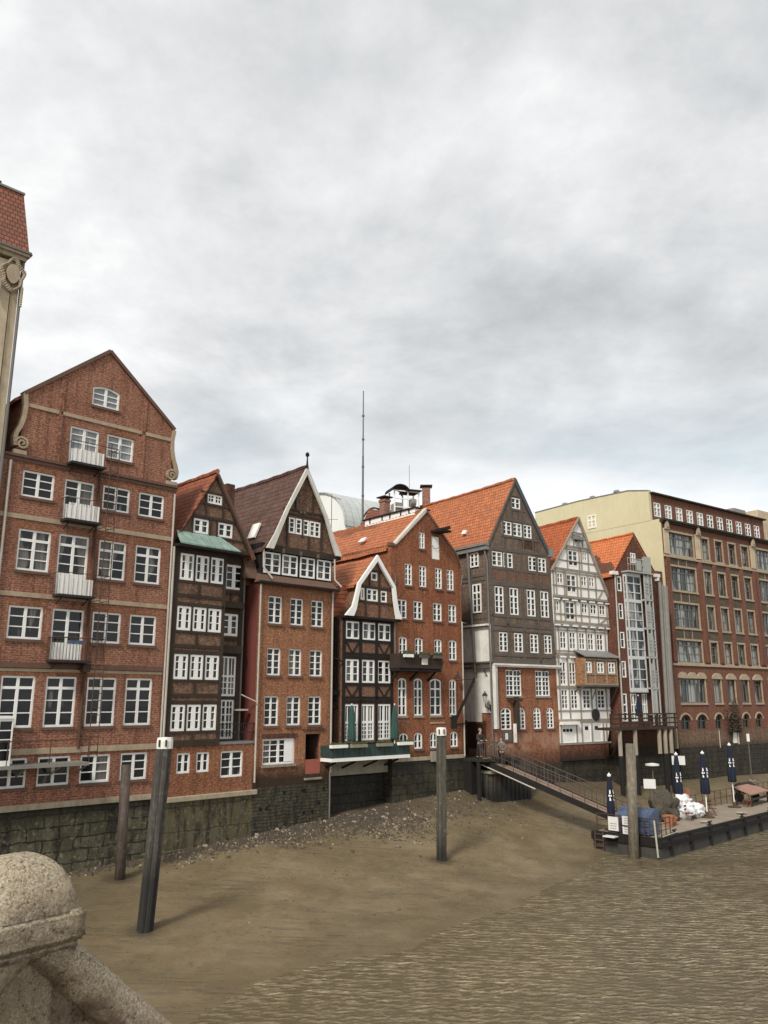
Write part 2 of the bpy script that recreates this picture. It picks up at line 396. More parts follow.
_fc = {}
def frame_mesh(w, h, cols, rows, tr, arch, mat, fw, mw, cas):
    key = (round(w, 2), round(h, 2), cols, rows, tr, round(arch, 2), mat, fw, mw, cas)
    if key in _fc: return _fc[key]
    b = MB(); zt = h-arch
    b.box(0, fw, -.05, .03, 0, zt); b.box(w-fw, w, -.05, .03, 0, zt); b.box(fw, w-fw, -.053, .03, 0, fw*1.15)
    if arch:
        o = hole(0, w, 0, h, arch)[2:]; cx = w/2
        inn = [(cx+(p[0]-cx)*(w-2*fw)/w, p[1]-fw) for p in o]
        for i in range(len(o)-1):
            q = [o[i], o[i+1], inn[i+1], inn[i]]
            b.hexa([(p[0], -.051, p[1]) for p in q], [(p[0], .031, p[1]) for p in q])
    else: b.box(fw, w-fw, -.052, .03, h-fw, h)
    top = h-fw if not arch else h-fw*1.1
    if cas > 1:
        for k in range(1, cas):
            x = w*k/cas; b.box(x-mw/2, x+mw/2, -.046, .028, fw, top)
    zr = [fw, top]
    if tr:
        zz = h*tr; b.box(fw, w-fw, -.043, .026, zz-mw*.45, zz+mw*.45)
    n = cols
    for k in range(1, n):
        x = w*k/n
        if cas > 1 and min(abs(x-w*j/cas) for j in range(1, cas)) < .03: continue
        b.box(x-.023, x+.023, -.03, .02, fw, top-(0 if not arch else arch*.3))
    segs = [(fw, h)] if not tr else [(fw, h*tr)]
    z0, z1 = segs[0][0], segs[0][1] if tr else zt
    for k in range(1, rows):
        z = z0+(z1-z0)*k/rows
        b.box(fw, w-fw, -.026, .018, z-.023, z+.023)
    me = b.mesh('window_frame', M[mat]); _fc[key] = me
    pb = MB(); o = hole(.02, w-.02, .02, h-.02, arch) if arch else [(.02, .02), (w-.02, .02), (w-.02, h-.02), (.02, h-.02)]
    tri = tessellate_polygon([[Vector((p[0], p[1], 0)) for p in o]])
    pb.add([(p[0], .012, p[1]) for p in o], [tuple(t) for t in tri])
    pm = pb.mesh('glass_pane', M['glass'])
    _fc[key] = (me, pm); return _fc[key]

def win(parent, s0, s1, z0, z1, cols=2, rows=3, tr=None, arch=0, y=.1, mat='white', fw=.085, mw=.125, cas=2, gl='glass', sill=None, name='window'):
    r = frame_mesh(s1-s0, z1-z0, cols, rows, tr, arch, mat, fw, mw, cas)
    o = bpy.data.objects.new(name, r[0]); col.objects.link(o); o.parent = parent; o.location = (s0, y, z0)
    pm = r[1]
    p = bpy.data.objects.new('pane', pm); col.objects.link(p); p.parent = o
    if gl != 'glass':
        p.material_slots[0].link = 'OBJECT'; p.material_slots[0].material = M[gl]
    if sill:
        b = MB().box(-.06, s1-s0+.06, -y-.07, .0, -.12, 0); b.build('sill', M[sill], o)
    return o

def row(ws, z0, z1, arch=0):
    return [hole(a, b, z0, z1, arch) for a, b in ws]

def roof(parent, prof, y0, y1, mat, th=.16, name='roof', ridge=None):
    b = MB()
    out = list(prof)+[(x, z-th) for x, z in prof[::-1]]; m = len(out); n = len(prof)
    ns = max(2, int((y1-y0)/.45)); vs = []; fs = []
    for k in range(ns+1):
        f = k/ns; y = y0+(y1-y0)*f; sag = -.10*math.sin(math.pi*f)
        for q, (x, z) in enumerate(out):
            d = noise.noise((x*.7+prof[0][0]*5, y*.8, z*.3))*.06 if 0 < k else 0
            vs.append((x, y, z+(sag+d)*(1 if 0 < k else 0)))
    for k in range(ns):
        for q in range(m): fs.append((k*m+q, k*m+(q+1) % m, (k+1)*m+(q+1) % m, (k+1)*m+q))
    for k0, rv in ((0, False), (ns*m, True)):
        for q in range(n-1):
            f = (k0+q, k0+q+1, k0+m-2-q, k0+m-1-q); fs.append(f[::-1] if rv else f)
    b.add(vs, fs)
    if ridge is not None:
        x, z = ridge; k = y0; L_ = y1-y0
        while k < y1-.3:
            sg = lambda yy: -.10*math.sin(math.pi*(yy-y0)/L_)+.02*math.sin(yy*5); b.tube((x, k, z+.02+sg(k)), (x, k+.36, z+.04+sg(k+.36)), .13, .11, 6); k += .34
    return b.build(name, mat, parent)

def timbers(parent, bars, mat, y0=-.035, y1=.05, name='timber_frame'):
    b = MB()
    for i, q in enumerate(bars):
        xa, za, xb, zb = q[:4]; w = q[4] if len(q) > 4 else .16
        e = (i % 9)*.0016
        b.beam(xa, za, xb, zb, w, y0-e, y1+e*.1)
    return b.build(name, mat, parent)

def pipe(parent, pts, r, mat, name='downpipe'):
    b = MB(); b.path(pts, r, 8)
    return b.build(name, mat, parent)

def railing(b, pts, h=1.0, r=.02, step=.13, rails=(1.0,)):
    for a, c in zip(pts, pts[1:]):
        a = Vector(a); c = Vector(c); L = (c-a).length; n = max(1, int(L/step))
        for k in rails: b.tube(a+Vector((0, 0, h*k)), c+Vector((0, 0, h*k)), r*1.4, n=6)
        for i in range(n+1):
            p = a.lerp(c, i/n); b.tube(p, p+Vector((0, 0, h)), r*.7, n=5)

H = {}
ORG = dict(H1=((-16.09, 33.5), 45), H2=((-10.3, 39.29), 44), H3=((-6.61, 43.11), 46), H4=((-2.99, 46.6), 48), H5=((.53, 49.78), 49),
           H6=((7.17, 55.36), 53), H7=((12.16, 59.12), 53.5), H8=((17.46, 62.04), 54), OF=((22.31, 66.56), 53.3))
def house(key, name, label, cat='house', group='old waterfront houses along the quay'):
    (x, y), az = ORG[key]; o = empty(name, (x, y, 0), R(90-az)); tag(o, label, cat, group); H[key] = o; return o
def world(key, s, y, z):
    (x0, y0), az = ORG[key]; a = R(az)
    return Vector((x0+s*math.sin(a)-y*math.cos(a), y0+s*math.cos(a)+y*math.sin(a), z))
def barge(parent, pts, ws, y0, y1, mat, name='bargeboard'):
    b = MB(); P = [Vector(p) for p in pts]; ns = [Vector((-(q-p).y, (q-p).x)).normalized() for p, q in zip(P, P[1:])]
    inn = []
    for i, p in enumerate(P):
        if i == 0 or i == len(P)-1:
            n = ns[0] if i == 0 else ns[-1]
            end = P[i].y < max(q.y for q in P)-.3
            if end: inn.append(Vector((p.x-math.copysign(ws[i], n.x), p.y)))
            else: inn.append(Vector((p.x, p.y-ws[i]/max(.35, abs(n.y)))))
        else:
            n = (ns[i-1]+ns[i]).normalized(); inn.append(p-n*ws[i]/max(.5, n.dot(ns[i])))
    for i in range(len(P)-1):
        q = [P[i], P[i+1], inn[i+1], inn[i]]
        b.hexa([(v.x, y0, v.y) for v in q], [(v.x, y1, v.y) for v in q])
    return b.build(name, mat, parent)

def beveled_box(parent, name, dims, mat, bv=.02):
    return MB().box(*dims).build(name, mat, parent, bevel=bv)

# ============================================================ H1 big red gabled house
def build_h1():
    h = house('H1', 'brick_house', 'tall rust red brick house with scrolled gable, white balconies and fire ladder', 'house')
    hs = []; ws = []
    def W(a, b, z0, z1, **k): hs.append(hole(a, b, z0, z1, k.get('arch', 0))); ws.append((a, b, z0, z1, k))
    W(3.56, 4.91, 21.41, 22.42, arch=.12, rows=3, gl='glass_pale')
    W(4.44, 5.80, 19.03, 20.20, gl='glass_pale')
    for a, b in ((.77, 2.17), (4.44, 5.79), (6.26, 7.6)): W(a, b, 16.55, 17.72)
    for a, b in ((.85, 2.25), (4.46, 5.80), (6.27, 7.6)): W(a, b, 13.37, 15.15, tr=.74, rows=3)
    for a, b in ((.76, 2.2), (4.42, 5.79), (6.22, 7.58)): W(a, b, 10.5, 11.88)
    for a, b in ((.75, 2.15), (2.6, 3.94), (4.41, 5.79), (6.24, 7.57)): W(a, b, 6.91, 9.0, tr=.77, rows=3)
    for a, b in ((.8, 2.12), (2.55, 3.94), (4.38, 5.75), (6.24, 7.54)): W(a, b, 4.55, 5.72)
    doors = ((2.67, 4.04, 18.42, 20.18), (2.64, 4.02, 15.82, 17.68), (2.6, 3.98, 12.5, 15.17), (2.61, 4.03, 9.72, 11.88))
    for d in doors: hs.append(hole(*d))
    out = [(-.1, 3.76), (8.19, 3.76), (8.19, 18.3), (7.9, 18.4), (7.86, 19.2), (7.83, 21.2), (4.23, 24.2), (.56, 21.1), (.53, 19.2), (.3, 18.4), (-.1, 18.3)]
    wall(h, 'wall', out, hs, 12, M['brick_a'])
    for a, b, z0, z1, k in ws:
        k = dict(k); win(h, a, b, z0, z1, k.pop('cols', 2), k.pop('rows', 3), sill='coping', **k)
    for i, (a, b, z0, z1) in enumerate(doors):
        pan = .62 if i != 2 else .85
        d = win(h, a, b, z0+pan, z1, 2, 3, tr=.74 if i == 2 else None, name='balcony_door', gl='glass_pale' if i < 1 else 'glass')
        bb = MB(); bb.box(0, b-a, -.05, .03, -pan, 0)
        for q in range(9): x = (b-a)*(q+.5)/9; bb.box(x-.045, x+.045, -.062, -.05, -pan+.05, -.04)
        bb.build('door_panel', M['white'], d)
        bal = MB(); bal.box(a-.1, b+.14, -.68, 0, z0-.15, z0-.05)
        for s in (a+.1, b-.1): bal.bar3((s, -.6, z0-.18), (s, 0, z0-.42), .04, .04)
        bo = bal.build('balcony', M['black'], h)
        rb = MB(); railing(rb, [(a-.1, 0, z0-.05), (a-.1, -.66, z0-.05), (4.72, -.66, z0-.05), (4.72, 0, z0-.05)], .95, .011 if i < 3 else .018, .2 if i < 3 else .13); rb.build('railing', M['rust'], bo)
    # white slatted screens on the three upper balconies
    for (a, b, z0, z1) in doors[:3]:
        bb = MB()
        for q in range(12): x = a+.02+(b-a-.05)*q/11.; bb.box(x-.045, x+.045, -.64, -.62, z0-.04, z0+(.66 if z0 < 18 else .55))
        bb.build('balcony_screen', M['white'], h)
    # small folding chairs and planter on the lowest balcony are part of its clutter
    q = MB(); q.box(3.05, 3.75, -.82, -.7, 10.35, 10.5); q.build('flower_box', M['tarp'], h)
    for z, m, a, b, t_, pr in ((20.55, 'sand', .58, 7.82, .17, .05), (15.55, 'sand', -.1, 8.19, .2, .05), (12.25, 'sand', -.1, 8.19, .2, .05), (9.33, 'coping', -.1, 8.19, .2, .09), (9.18, 'sand', -.1, 8.19, .12, .03), (5.84, 'sand', -.1, 8.19, .24, .06)):
        bb = MB()
        segs = [(a, b)]
        bb.box(a, b, -pr, .0, z, z+t_)
        bb.build('string_course', M[m], h)
    bb = MB(); bb.box(-.1, 8.25, -.12, .02, 18.22, 18.34); bb.box(-.1, 8.22, -.06, .02, 18.06, 18.2); bb.build('cornice', M['coping'], h)
    # flat arches over windows: a soldier course, slightly proud
    bb = MB()
    for a, b, z0, z1, k in ws:
        if k.get('arch'): continue
        bb.box(a-.12, b+.12, -.012, .0, z1+.01, z1+.24)
    build_each(bb, 'lintel_course', M['brick_b'], h)
    # pilaster strips on the gable
    bb = MB()
    bb.box(2.05, 2.25, -.05, 0, 18.36, 22.3); bb.box(6.15, 6.35, -.05, 0, 18.36, 22.3); build_each(bb, 'pilaster_strip', M['brick_a'], h)
    bb = MB()
    bb.beam(.45, 21.1, 4.23, 24.28, .16, -.10, .3); bb.beam(4.23, 24.28, 7.92, 21.2, .16, -.101, .3); bb.build('gable_coping', M['coping'], h)
    for sx, dx in ((1, .52), (-1, 7.9)):
        bb = MB(); pts = [(0, 21.15), (.08, 20.6), (.05, 20.1), (-.05, 19.65), (-.2, 19.3), (-.27, 19.0), (-.2, 18.7)]
        for (xa, za), (xb, zb) in zip(pts, pts[1:]): bb.beam(dx+sx*xa, za, dx+sx*xb, zb, .17, -.09, .25)
        prev = None
        for i in range(22):
            t = math.pi-i*.55; r = .30*(1-i/24)
            p = (dx+sx*(.05+r*math.cos(t)), 18.83-r*math.sin(t)*-1)
            if prev: bb.beam(prev[0], prev[1], p[0], p[1], .09, -.12-.001*i, .2)
            prev = p
        bb.box(dx-.28, dx+.28, -.1, .2, 18.34, 18.52)
        bb.build('gable_scroll', M['sand'], h)
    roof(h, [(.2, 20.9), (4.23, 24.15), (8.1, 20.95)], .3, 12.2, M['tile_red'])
    bb = MB()   # fire ladder
    for s in (4.32, 4.72): bb.tube((s, -.78, 5.7), (s, -.78, 19.5), .022, n=6)
    z = 5.9
    while z < 19.4: bb.tube((4.32, -.78, z), (4.72, -.78, z), .014, n=5); z += .3
    for z in (6.5, 9.5, 12.3, 15.6, 18.2):
        for s in (4.32, 4.72): bb.tube((s, -.78, z), (s, 0, z), .016, n=5)
    bb.build('fire_ladder', M['rust'], h)
    bb = MB(); bb.path([(4.2, -.08, 18.2), (4.2, -.08, 6.0)], .06, 8); bb.box(4.02, 4.36, -.3, 0, 9.2, 9.55); bb.build('flue_pipe', M['rust'], h)
    pipe(h, [(8.1, -.1, 17.9), (8.1, -.1, 12.0), (8.1, -.1, 6.0)], .05, M['pipe_light'])
    pipe(h, [(.18, -.1, 18.0), (.18, -.1, 4.0)], .06, M['pipe_light'])
    bb = MB(); bb.box(-1, 8.2, -.05, .02, 3.66, 3.9); bb.build('base_moulding', M['ledge'], h)
    bb = MB(); bb.box(-1.5, 8.08, .16, 12, -1, 3.68); bb.build('stone_base', M['stone_a'], h)
    # walkway platform with thin rail, carried on brackets
    bb = MB(); bb.box(-1.5, 4.3, -1.0, 0, 5.36, 5.5)
    for s in (.3, 1.7, 3.1, 4.2): bb.bar3((s, -.9, 5.34), (s, 0, 5.0), .06, .06)
    wk = bb.build('walkway', M['shaft'], h)
    bb = MB(); bb.tube((-1.5, -.98, 6.42), (4.3, -.98, 6.42), .022, n=6)
    for s in (-1, .9, 2.6, 4.28): bb.tube((s, -.98, 5.5), (s, -.98, 6.42), .018, n=6)
    bb.build('railing', M['rust'], wk)
    # glazed porch at the left edge of the walkway
    bb = MB()
    bb.box(.0, .06, -.9, 0, 5.5, 7.3); bb.box(1.0, 1.06, -.9, -.84, 5.5, 7.3); bb.box(-.6, 1.1, -.95, 0, 7.3, 7.4); bb.box(.06, 1.0, -.9, -.86, 5.5, 5.7); bb.box(.06, 1., -.9, -.86, 7.2, 7.3)
    for z in (6.1, 6.5, 6.85): bb.box(.06, 1.0, -.9, -.87, z-.02, z+.02)
    bb.box(.5, .54, -.9, -.87, 5.7, 7.2)
    g = bb.build('porch', M['white'], h); MB().box(.06, 1., -.88, -.875, 5.7, 7.2).build('pane', M['glass'], g)
    return h

# ============================================================ far left tall building
def build_left():
    o = empty('tall_building', tuple(world('H1', 0, -.3, 0)), R(45))
    tag(o, 'tall building with sandstone pilaster, carved shield and steep red tiled roof at the left edge', 'building')
    bb = MB(); bb.box(-9, -.25, .3, 12, -1, 27.2); bb.build('wall', M['sand2'], o)
    bb = MB()
    for a, b, y in ((-.62, -.3, .12), (-1.65, -.68, .04), (-2.2, -1.75, .12), (-4.2, -3.2, .02)): bb.box(a, b, y, .31, -1, 26.9)
    build_each(bb, 'pilaster', M['sand2'], o)
    bb = MB(); bb.box(-9, -.16, -.08, .4, 27.05, 27.25); bb.box(-9, -.06, -.2, .4, 27.25, 27.42); bb.build('cornice', M['ledge'], o)
    bb = MB(); bb.box(-9.1, -.02, -.26, -.16, 27.38, 27.48); bb.tube((-.03, -.2, 27.4), (-.03, .2, 27.4), .07); bb.build('gutter', M['pipe_grey'], o)
    # mansard roof
    bb = MB(); bb.hexa([(-9, -.16, 27.44), (-.1, -.16, 27.44), (-.1, 11, 27.44), (-9, 11, 27.44)], [(-9, .4, 30.5), (-.42, .4, 30.5), (-.42, 10, 30.5), (-9, 10, 30.5)])
    t = bb.build('mansard_roof', M['tile_front'], o)
    bb = MB(); bb.box(-9, -.38, .34, .6, 30.5, 30.6); bb.build('ridge_flashing', M['lead'], o)
    bb = MB(); bb.box(-2.6, -1.3, .8, 1.7, 30.4, 31.0); bb.build('chimney', M['brick_g'], o)
    # carved shield with garland
    bb = MB(); c = (-.66, 26.25)
    sh = [(c[0]+.3*math.cos(t)*(1-.18*max(0, -math.sin(t))), c[1]+.46*math.sin(t)) for t in [i*math.pi/10 for i in range(20)]]
    bb.poly(sh, -.14, .03)
    s2 = bb.build('shield', M['sand'], o, bevel=.04)
    bb = MB(); random.seed(3)
    for i in range(44):
        t = i/44*2*math.pi; rx = .44+.07*math.sin(5*t); rz = .68+.07*math.cos(4*t)
        p = Vector((c[0]+rx*math.cos(t), -.04, c[1]+rz*math.sin(t))); bb.tube(p+Vector((-.04, 0, -.06)), p+Vector((.04, -.09, .05)), .085, .03, 7)
    for sd in (-.5, .42):
        for k in range(9): bb.tube((c[0]+sd, -.06, c[1]-.5-k*.1), (c[0]+sd+.03, -.1, c[1]-.6-k*.1), .08-.004*k, .05, 7)
    bb.build('garland', M['ledge'], o)
    pipe(o, [(-.22, .1, 27.4), (-.22, .1, 3)], .07, M['pipe_grey'])

# ============================================================ H2 timber-fronted house with copper pent roof
def build_h2():
    h = house('H2', 'timber_house', 'narrow brown half-timbered house with green copper pent roof under its gable', 'house')
    # ground floor
    hs = [hole(.9, 1.63, 4.67, 5.59), hole(1.97, 2.7, 4.67, 5.59), hole(3.36, 4.69, 4.34, 5.58)]
    wall(h, 'wall', [(.04, 3.6), (5.42, 3.6), (5.42, 5.9), (.04, 5.9)], hs, 10, M['brick_b'])
    win(h, .9, 1.63, 4.67, 5.59, 2, 2); win(h, 1.97, 2.7, 4.67, 5.59, 2, 2); win(h, 3.36, 4.69, 4.34, 5.58, 2, 3)
    MB().box(.02, 5.55, -.16, .02, 3.42, 3.66).build('ledge', M['ledge'], h, bevel=.03)
    MB().box(.0, 5.45, -.02, 10, -1, 3.44).build('stone_base', M['stone_b'], h)
    MB().box(.0, 5.47, -.14, 0, -1, 1.35).build('foot_block', M['stone_b'], h, bevel=.04)
    # main bay
    rows_ = (([(.46, 1.22), (1.33, 2.11), (2.2, 3.02)], 13.75, 15.05), ([(.43, 1.2), (1.31, 2.08), (2.18, 2.97)], 11.31, 12.47),
             ([(.40, 1.17), (1.28, 2.03), (2.14, 2.95)], 8.99, 10.17), ([(.37, 1.15), (1.24, 2.03), (2.11, 2.93)], 6.6, 7.81))
    hs = []
    for ws, z0, z1 in rows_: hs += row(ws, z0, z1)
    wall(h, 'timber_bay', [(.08, 5.9), (3.1, 5.9), (3.1, 15.5), (.08, 15.5)], hs, 3, M['brick_c'], y0=-.05)
    tb = []
    for ws, z0, z1 in rows_:
        for i, (a, b) in enumerate(ws): win(h, a, b, z0, z1, 2, 3, y=-.02, mw=.22, fw=.10)
        tb += [(.08, z0-.07, 3.1, z0-.07, .12), (.08, z1+.1, 3.1, z1+.1, .18), (.08, z0-.75 if z0 > 7 else 6.1, 3.1, z0-.75 if z0 > 7 else 6.1, .16)]
        tb += [(1.6, z0-.7, 1.6, z0-.1, .14)]
        for x in (.25, 3.06): pass
        tb += [((ws[0][1]+ws[1][0])/2, z0, (ws[0][1]+ws[1][0])/2, z1, .1), ((ws[1][1]+ws[2][0])/2, z0, (ws[1][1]+ws[2][0])/2, z1, .1)]
    tb += [(.2, 5.9, .2, 15.5, .34), (3.07, 5.9, 3.07, 15.5, .18), (.08, 15.35, 3.1, 15.35, .3), (.08, 6.0, 3.1, 6.0, .2)]
    timbers(h, tb, M['timber_dark'], y0=-.09, y1=-.03)
    # recessed right bay
    hs2 = [hole(3.72, 4.80, 13.69, 14.97), hole(3.66, 4.62, 11.27, 12.39), hole(3.66, 4.6, 8.22, 10.21), hole(3.62, 4.56, 6.12, 8.04)]
    wall(h, 'recessed_bay', [(3.1, 5.9), (4.82, 5.9), (4.95, 15.5), (3.1, 15.5)], hs2, 9, M['brick_c'], y0=.8)
    for (a, b, z0, z1, r) in ((3.72, 4.80, 13.69, 14.97, 3), (3.66, 4.62, 11.27, 12.39, 3)): win(h, a, b, z0, z1, 2, r, y=.85, mw=.22, fw=.1)
    win(h, 3.66, 4.6, 8.22, 10.21, 4, 3, tr=.5, y=.85, mw=.1); win(h, 3.62, 4.56, 6.12, 8.04, 4, 5, y=.85, mw=.1)
    timbers(h, [(3.1, 15.3, 4.95, 15.3, .5), (3.1, 13.5, 4.9, 13.5, .2), (3.1, 12.9, 4.9, 12.9, .18), (3.1, 12.55, 4.9, 12.55, .2), (3.1, 11.1, 4.85, 11.1, .2), (3.1, 10.55, 4.85, 10.55, .18), (3.1, 10.33, 4.85, 10.33, .2), (3.1, 8.12, 4.85, 8.12, .14),
               (3.3, 5.9, 3.3, 15.3, .34), (4.74, 5.9, 4.8, 15.3, .24), (4.1, 12.6, 4.1, 13.5, .1), (3.1, 6.0, 4.85, 6.0, .16)], M['timber_dark'], y0=.75, y1=.85, name='recess_timbers')
    b = MB(); b.box(3.1, 4.75, .45, .8, 12.68, 13.0); b.box(3.1, 4.7, .45, .8, 10.35, 10.75); build_each(b, 'jetty_beam', M['timber_dark'], h)
    # little terrace floor and iron rail
    MB().box(3.1, 5.44, -.04, 2.5, 5.9, 6.02).build('terrace_floor', M['lead'], h)
    b = MB(); railing(b, [(3.12, -.02, 6.02), (5.38, -.02, 6.02)], .85, .014, .12, (1., .5)); b.build('railing', M['black'], h)
    # gable
    gw = [hole(2.02, 2.92, 17.9, 18.39), hole(1.29, 2.17, 16.25, 16.98), hole(2.76, 3.65, 16.25, 16.98)]
    wall(h, 'gable_wall', [(.12, 15.5), (4.85, 15.5), (2.5, 19.4)], gw, 10, M['brick_c'], y0=.25)
    win(h, 2.02, 2.92, 17.9, 18.39, 4, 2, y=.3); win(h, 1.29, 2.17, 16.25, 16.98, 2, 2, y=.3, mw=.15); win(h, 2.76, 3.65, 16.25, 16.98, 2, 2, y=.3, mw=.15)
    timbers(h, [(.12, 15.6, 4.85, 15.6, .2), (.8, 16.15, 4.3, 16.15, .1), (1.1, 17.12, 3.9, 17.12, .14), (1.75, 17.82, 3.4, 17.82, .1), (1.6, 18.45, 3.1, 18.45, .09), (1.95, 17.1, 1.95, 18.6, .1), (3.0, 17.1, 3.0, 18.5, .1),
               (1.2, 16.1, 1.2, 17.1, .08), (2.25, 16.1, 2.25, 17.1, .1), (2.68, 16.1, 2.68, 17.1, .1), (.12, 15.5, 2.5, 19.4, .16), (4.85, 15.5, 2.5, 19.4, .2)], M['timber_dark'], y0=.2, y1=.28, name='gable_timbers')
    roof(h, [(-.05, 15.35), (2.5, 19.6), (5.0, 15.4)], .12, 10, M['tile_red'], .14, ridge=(2.5, 19.62))
    b = MB(); b.beam(2.5, 19.5, 5.05, 15.3, .12, .05, .2); b.build('verge_board', M['coping'], h)
    b = MB(); b.hexa([(.3, .22, 16.22), (2.9, .22, 16.22), (2.9, .22, 16.1), (.3, .22, 16.1)], [(.05, -.65, 15.5), (3.75, -.45, 15.5), (3.75, -.45, 15.42), (.05, -.65, 15.42)]); b.build('copper_roof', M['copper'], h)
    b = MB(); b.box(.0, 3.75, -.62, -.05, 15.3, 15.41); b.build('gutter', M['timber_black'], h)
    pipe(h, [(.02, -.15, 15.3), (.02, -.15, 4)], .055, M['pipe_light'])
    pipe(h, [(5.0, .7, 15.5), (4.9, .72, 14.9), (4.9, .72, 6)], .055, M['pipe_grey'])
    b = MB(); b.box(3.95, 4.45, 1.3, 1.8, 16, 19.5); b.build('chimney', M['brick_g'], h)
    # rear roof parallel to the quay
    b = MB(); b.hexa([(-1.8, 4.0, 16.2), (2.4, 4.0, 16.2), (2.4, 8.2, 16.2), (-1.8, 8.2, 16.2)], [(-1.8, 6.0, 20.35), (2.4, 6.0, 20.35), (2.4, 6.2, 20.35), (-1.8, 6.2, 20.35)]); b.build('rear_roof', M['tile_front_red'], h)
    b = MB(); b.hexa([(.1, 4.62, 18.1), (.5, 4.62, 18.1), (.5, 4.87, 18.5), (.1, 4.87, 18.5)], [(.1, 4.55, 18.12), (.5, 4.55, 18.12), (.5, 4.8, 18.52), (.1, 4.8, 18.52)]); b.build('skylight', M['white'], h)

# ============================================================ H3
def build_h3():
    h = house('H3', 'brick_house', 'orange brick house with steep brown tiled roof, white curved bargeboards and a spire finial', 'house')
    hs = []; W = []
    for ws, z0, z1 in (([(.66, 1.58), (2.12, 3.03), (3.58, 4.47)], 11.99, 13.46), ([(.68, 1.57), (2.1, 2.98), (3.54, 4.44)], 9.29, 10.72), ([(.6, 1.52), (2.04, 2.98), (3.5, 4.42)], 6.72, 8.23)):
        for a, b in ws: hs.append(hole(a, b, z0, z1)); W.append((a, b, z0, z1))
    hs += [hole(.58, 2.65, 4.79, 6.07), hole(3.36, 4.4, 4.2, 6.25)]
    wall(h, 'wall', [(0, 3.0), (5.08, 3.0), (5.08, 14.1), (0, 14.1)], hs, 11, M['brick_b2'], reveal=.16)
    for a, b, z0, z1 in W: win(h, a, b, z0, z1, 2, 4, fw=.075, mw=.10, sill='coping', y=.12)
    win(h, .58, 2.65, 4.79, 6.07, 4, 4, cas=2, mw=.14, y=.12, name='shop_window')
    MB().box(1.98, 2.55, .05, .07, 4.9, 6.0).build('white_blind', M['infill_white'], h)
    MB().box(3.36, 4.4, 1.0, 1.1, 4.2, 6.25).build('dark_doorway', M['void'], h)
    b = MB(); b.box(3.36, 3.37, .16, 1.0, 4.9, 6.25); b.box(4.39, 4.4, .16, 1.0, 4.9, 6.25); b.box(3.37, 4.39, .16, 1.0, 6.24, 6.25); b.build('doorway_reveal', M['brick_g'], h)
    MB().box(3.36, 4.4, .02, .12, 4.2, 4.93).build('door_lower_panel', M['render_red_light'], h)
    MB().box(3.3, 4.45, -.12, .1, 3.9, 4.0).build('door_step', M['concrete'], h)
    b = MB(); b.box(.5, 2.75, -.05, 0, 6.12, 6.32); b.box(3.2, 4.7, -.07, 0, 6.42, 6.52); build_each(b, 'lintel_course', M['brick_g'], h)
    b = MB(); b.box(.5, 2.72, -.08, .12, 4.66, 4.78); b.build('window_ledge', M['concrete'], h)
    MB().box(.03, 5.06, -.06, 11, -1, 3.72).build('stone_base', M['stone_c'], h)
    MB().box(-.03, 0.0, 0.01, 9, 5.9, 14.1).build('side_render', M['render_red'], h)
    random.seed(5); b = MB()
    for i in range(9): x = random.uniform(.3, 4.8); z = random.choice((2.2, 2.6, 3.3)); b.box(x, x+.15, -.075, -.05, z, z+.17)
    build_each(b, 'putlog_hole', M['void'], h)
    # skirt roof and jettied timber storey
    b = MB(); b.hexa([(-.15, -.3, 14.12), (5.3, -.3, 14.12), (5.3, .3, 14.12), (-.15, .3, 14.12)], [(.1, .1, 14.62), (5.1, .1, 14.62), (5.1, .3, 14.62), (.1, .3, 14.62)]); b.build('skirt_roof', M['coping'], h)
    b = MB(); b.box(-.2, 5.35, -.42, -.28, 14.04, 14.16); b.build('gutter', M['timber_black'], h)
    ws = [(.29, 1.39), (1.52, 2.57), (2.75, 3.8), (3.96, 5.0)]
    wall(h, 'jetty_wall', [(.12, 14.5), (5.1, 14.5), (5.1, 16.3), (.12, 16.3)], row(ws, 14.66, 15.8), 9, M['timber_black'], y0=.06)
    for a, b_ in ws: win(h, a, b_, 14.66, 15.8, 2, 3, y=.08, cols=None) if False else win(h, a, b_, 14.66, 15.8, 2, 3, y=.08)
    gw = [(1.81, 2.23), (2.29, 2.72), (2.8, 3.22), (3.27, 4.05)]
    go = [(.5, 16.15), (5.3, 16.15), (4.32, 18.3), (2.88, 20.7), (1.5, 18.3)]
    wall(h, 'gable_wall', go, row(gw, 17.02, 17.9), 9, M['brick_c'], y0=-.06)
    for i, (a, b_) in enumerate(gw): win(h, a, b_, 17.02, 17.9, 1 if i < 3 else 2, 3, y=-.03, cas=1 if i < 3 else 2, fw=.08, mw=.1)
    tb = [(.4, 16.1, 5.4, 16.1, .2), (.4, 15.92, 5.4, 15.92, .14), (1.4, 18.35, 4.4, 18.35, .12), (1.5, 18.1, 4.35, 18.1, .1), (2.25, 18.35, 2.25, 19.5, .09), (3.45, 18.35, 3.45, 19.5, .09), (1.7, 16.2, 1.7, 18.1, .1), (3.2, 16.2, 3.2, 17, .1), (4.12, 16.2, 4.12, 18.1, .1), (2.76, 16.9, 2.76, 18.1, .09)]
    timbers(h, tb, M['timber_dark'], y0=-.12, y1=-.02, name='gable_timbers')
    b = MB()
    for x in (1.45, 2.65, 3.87): b.box(x-.07, x+.07, -.2, .1, 15.82, 16.06)
    for x in (1.5, 2.6, 2.85, 4.3): b.box(x-.06, x+.06, -.18, .1, 18.22, 18.36)
    build_each(b, 'beam_end', M['timber_grey'], h)
    barge(h, [(.22, 15.95), (.75, 16.85), (1.42, 18.28), (2.86, 20.98)], [.45, .28, .21, .22], -.32, -.2, M['white_barge'])
    barge(h, [(2.86, 20.98), (4.42, 18.28), (5.0, 16.95), (5.52, 16.1)], [.22, .21, .27, .44], -.32, -.2, M['white_barge'])
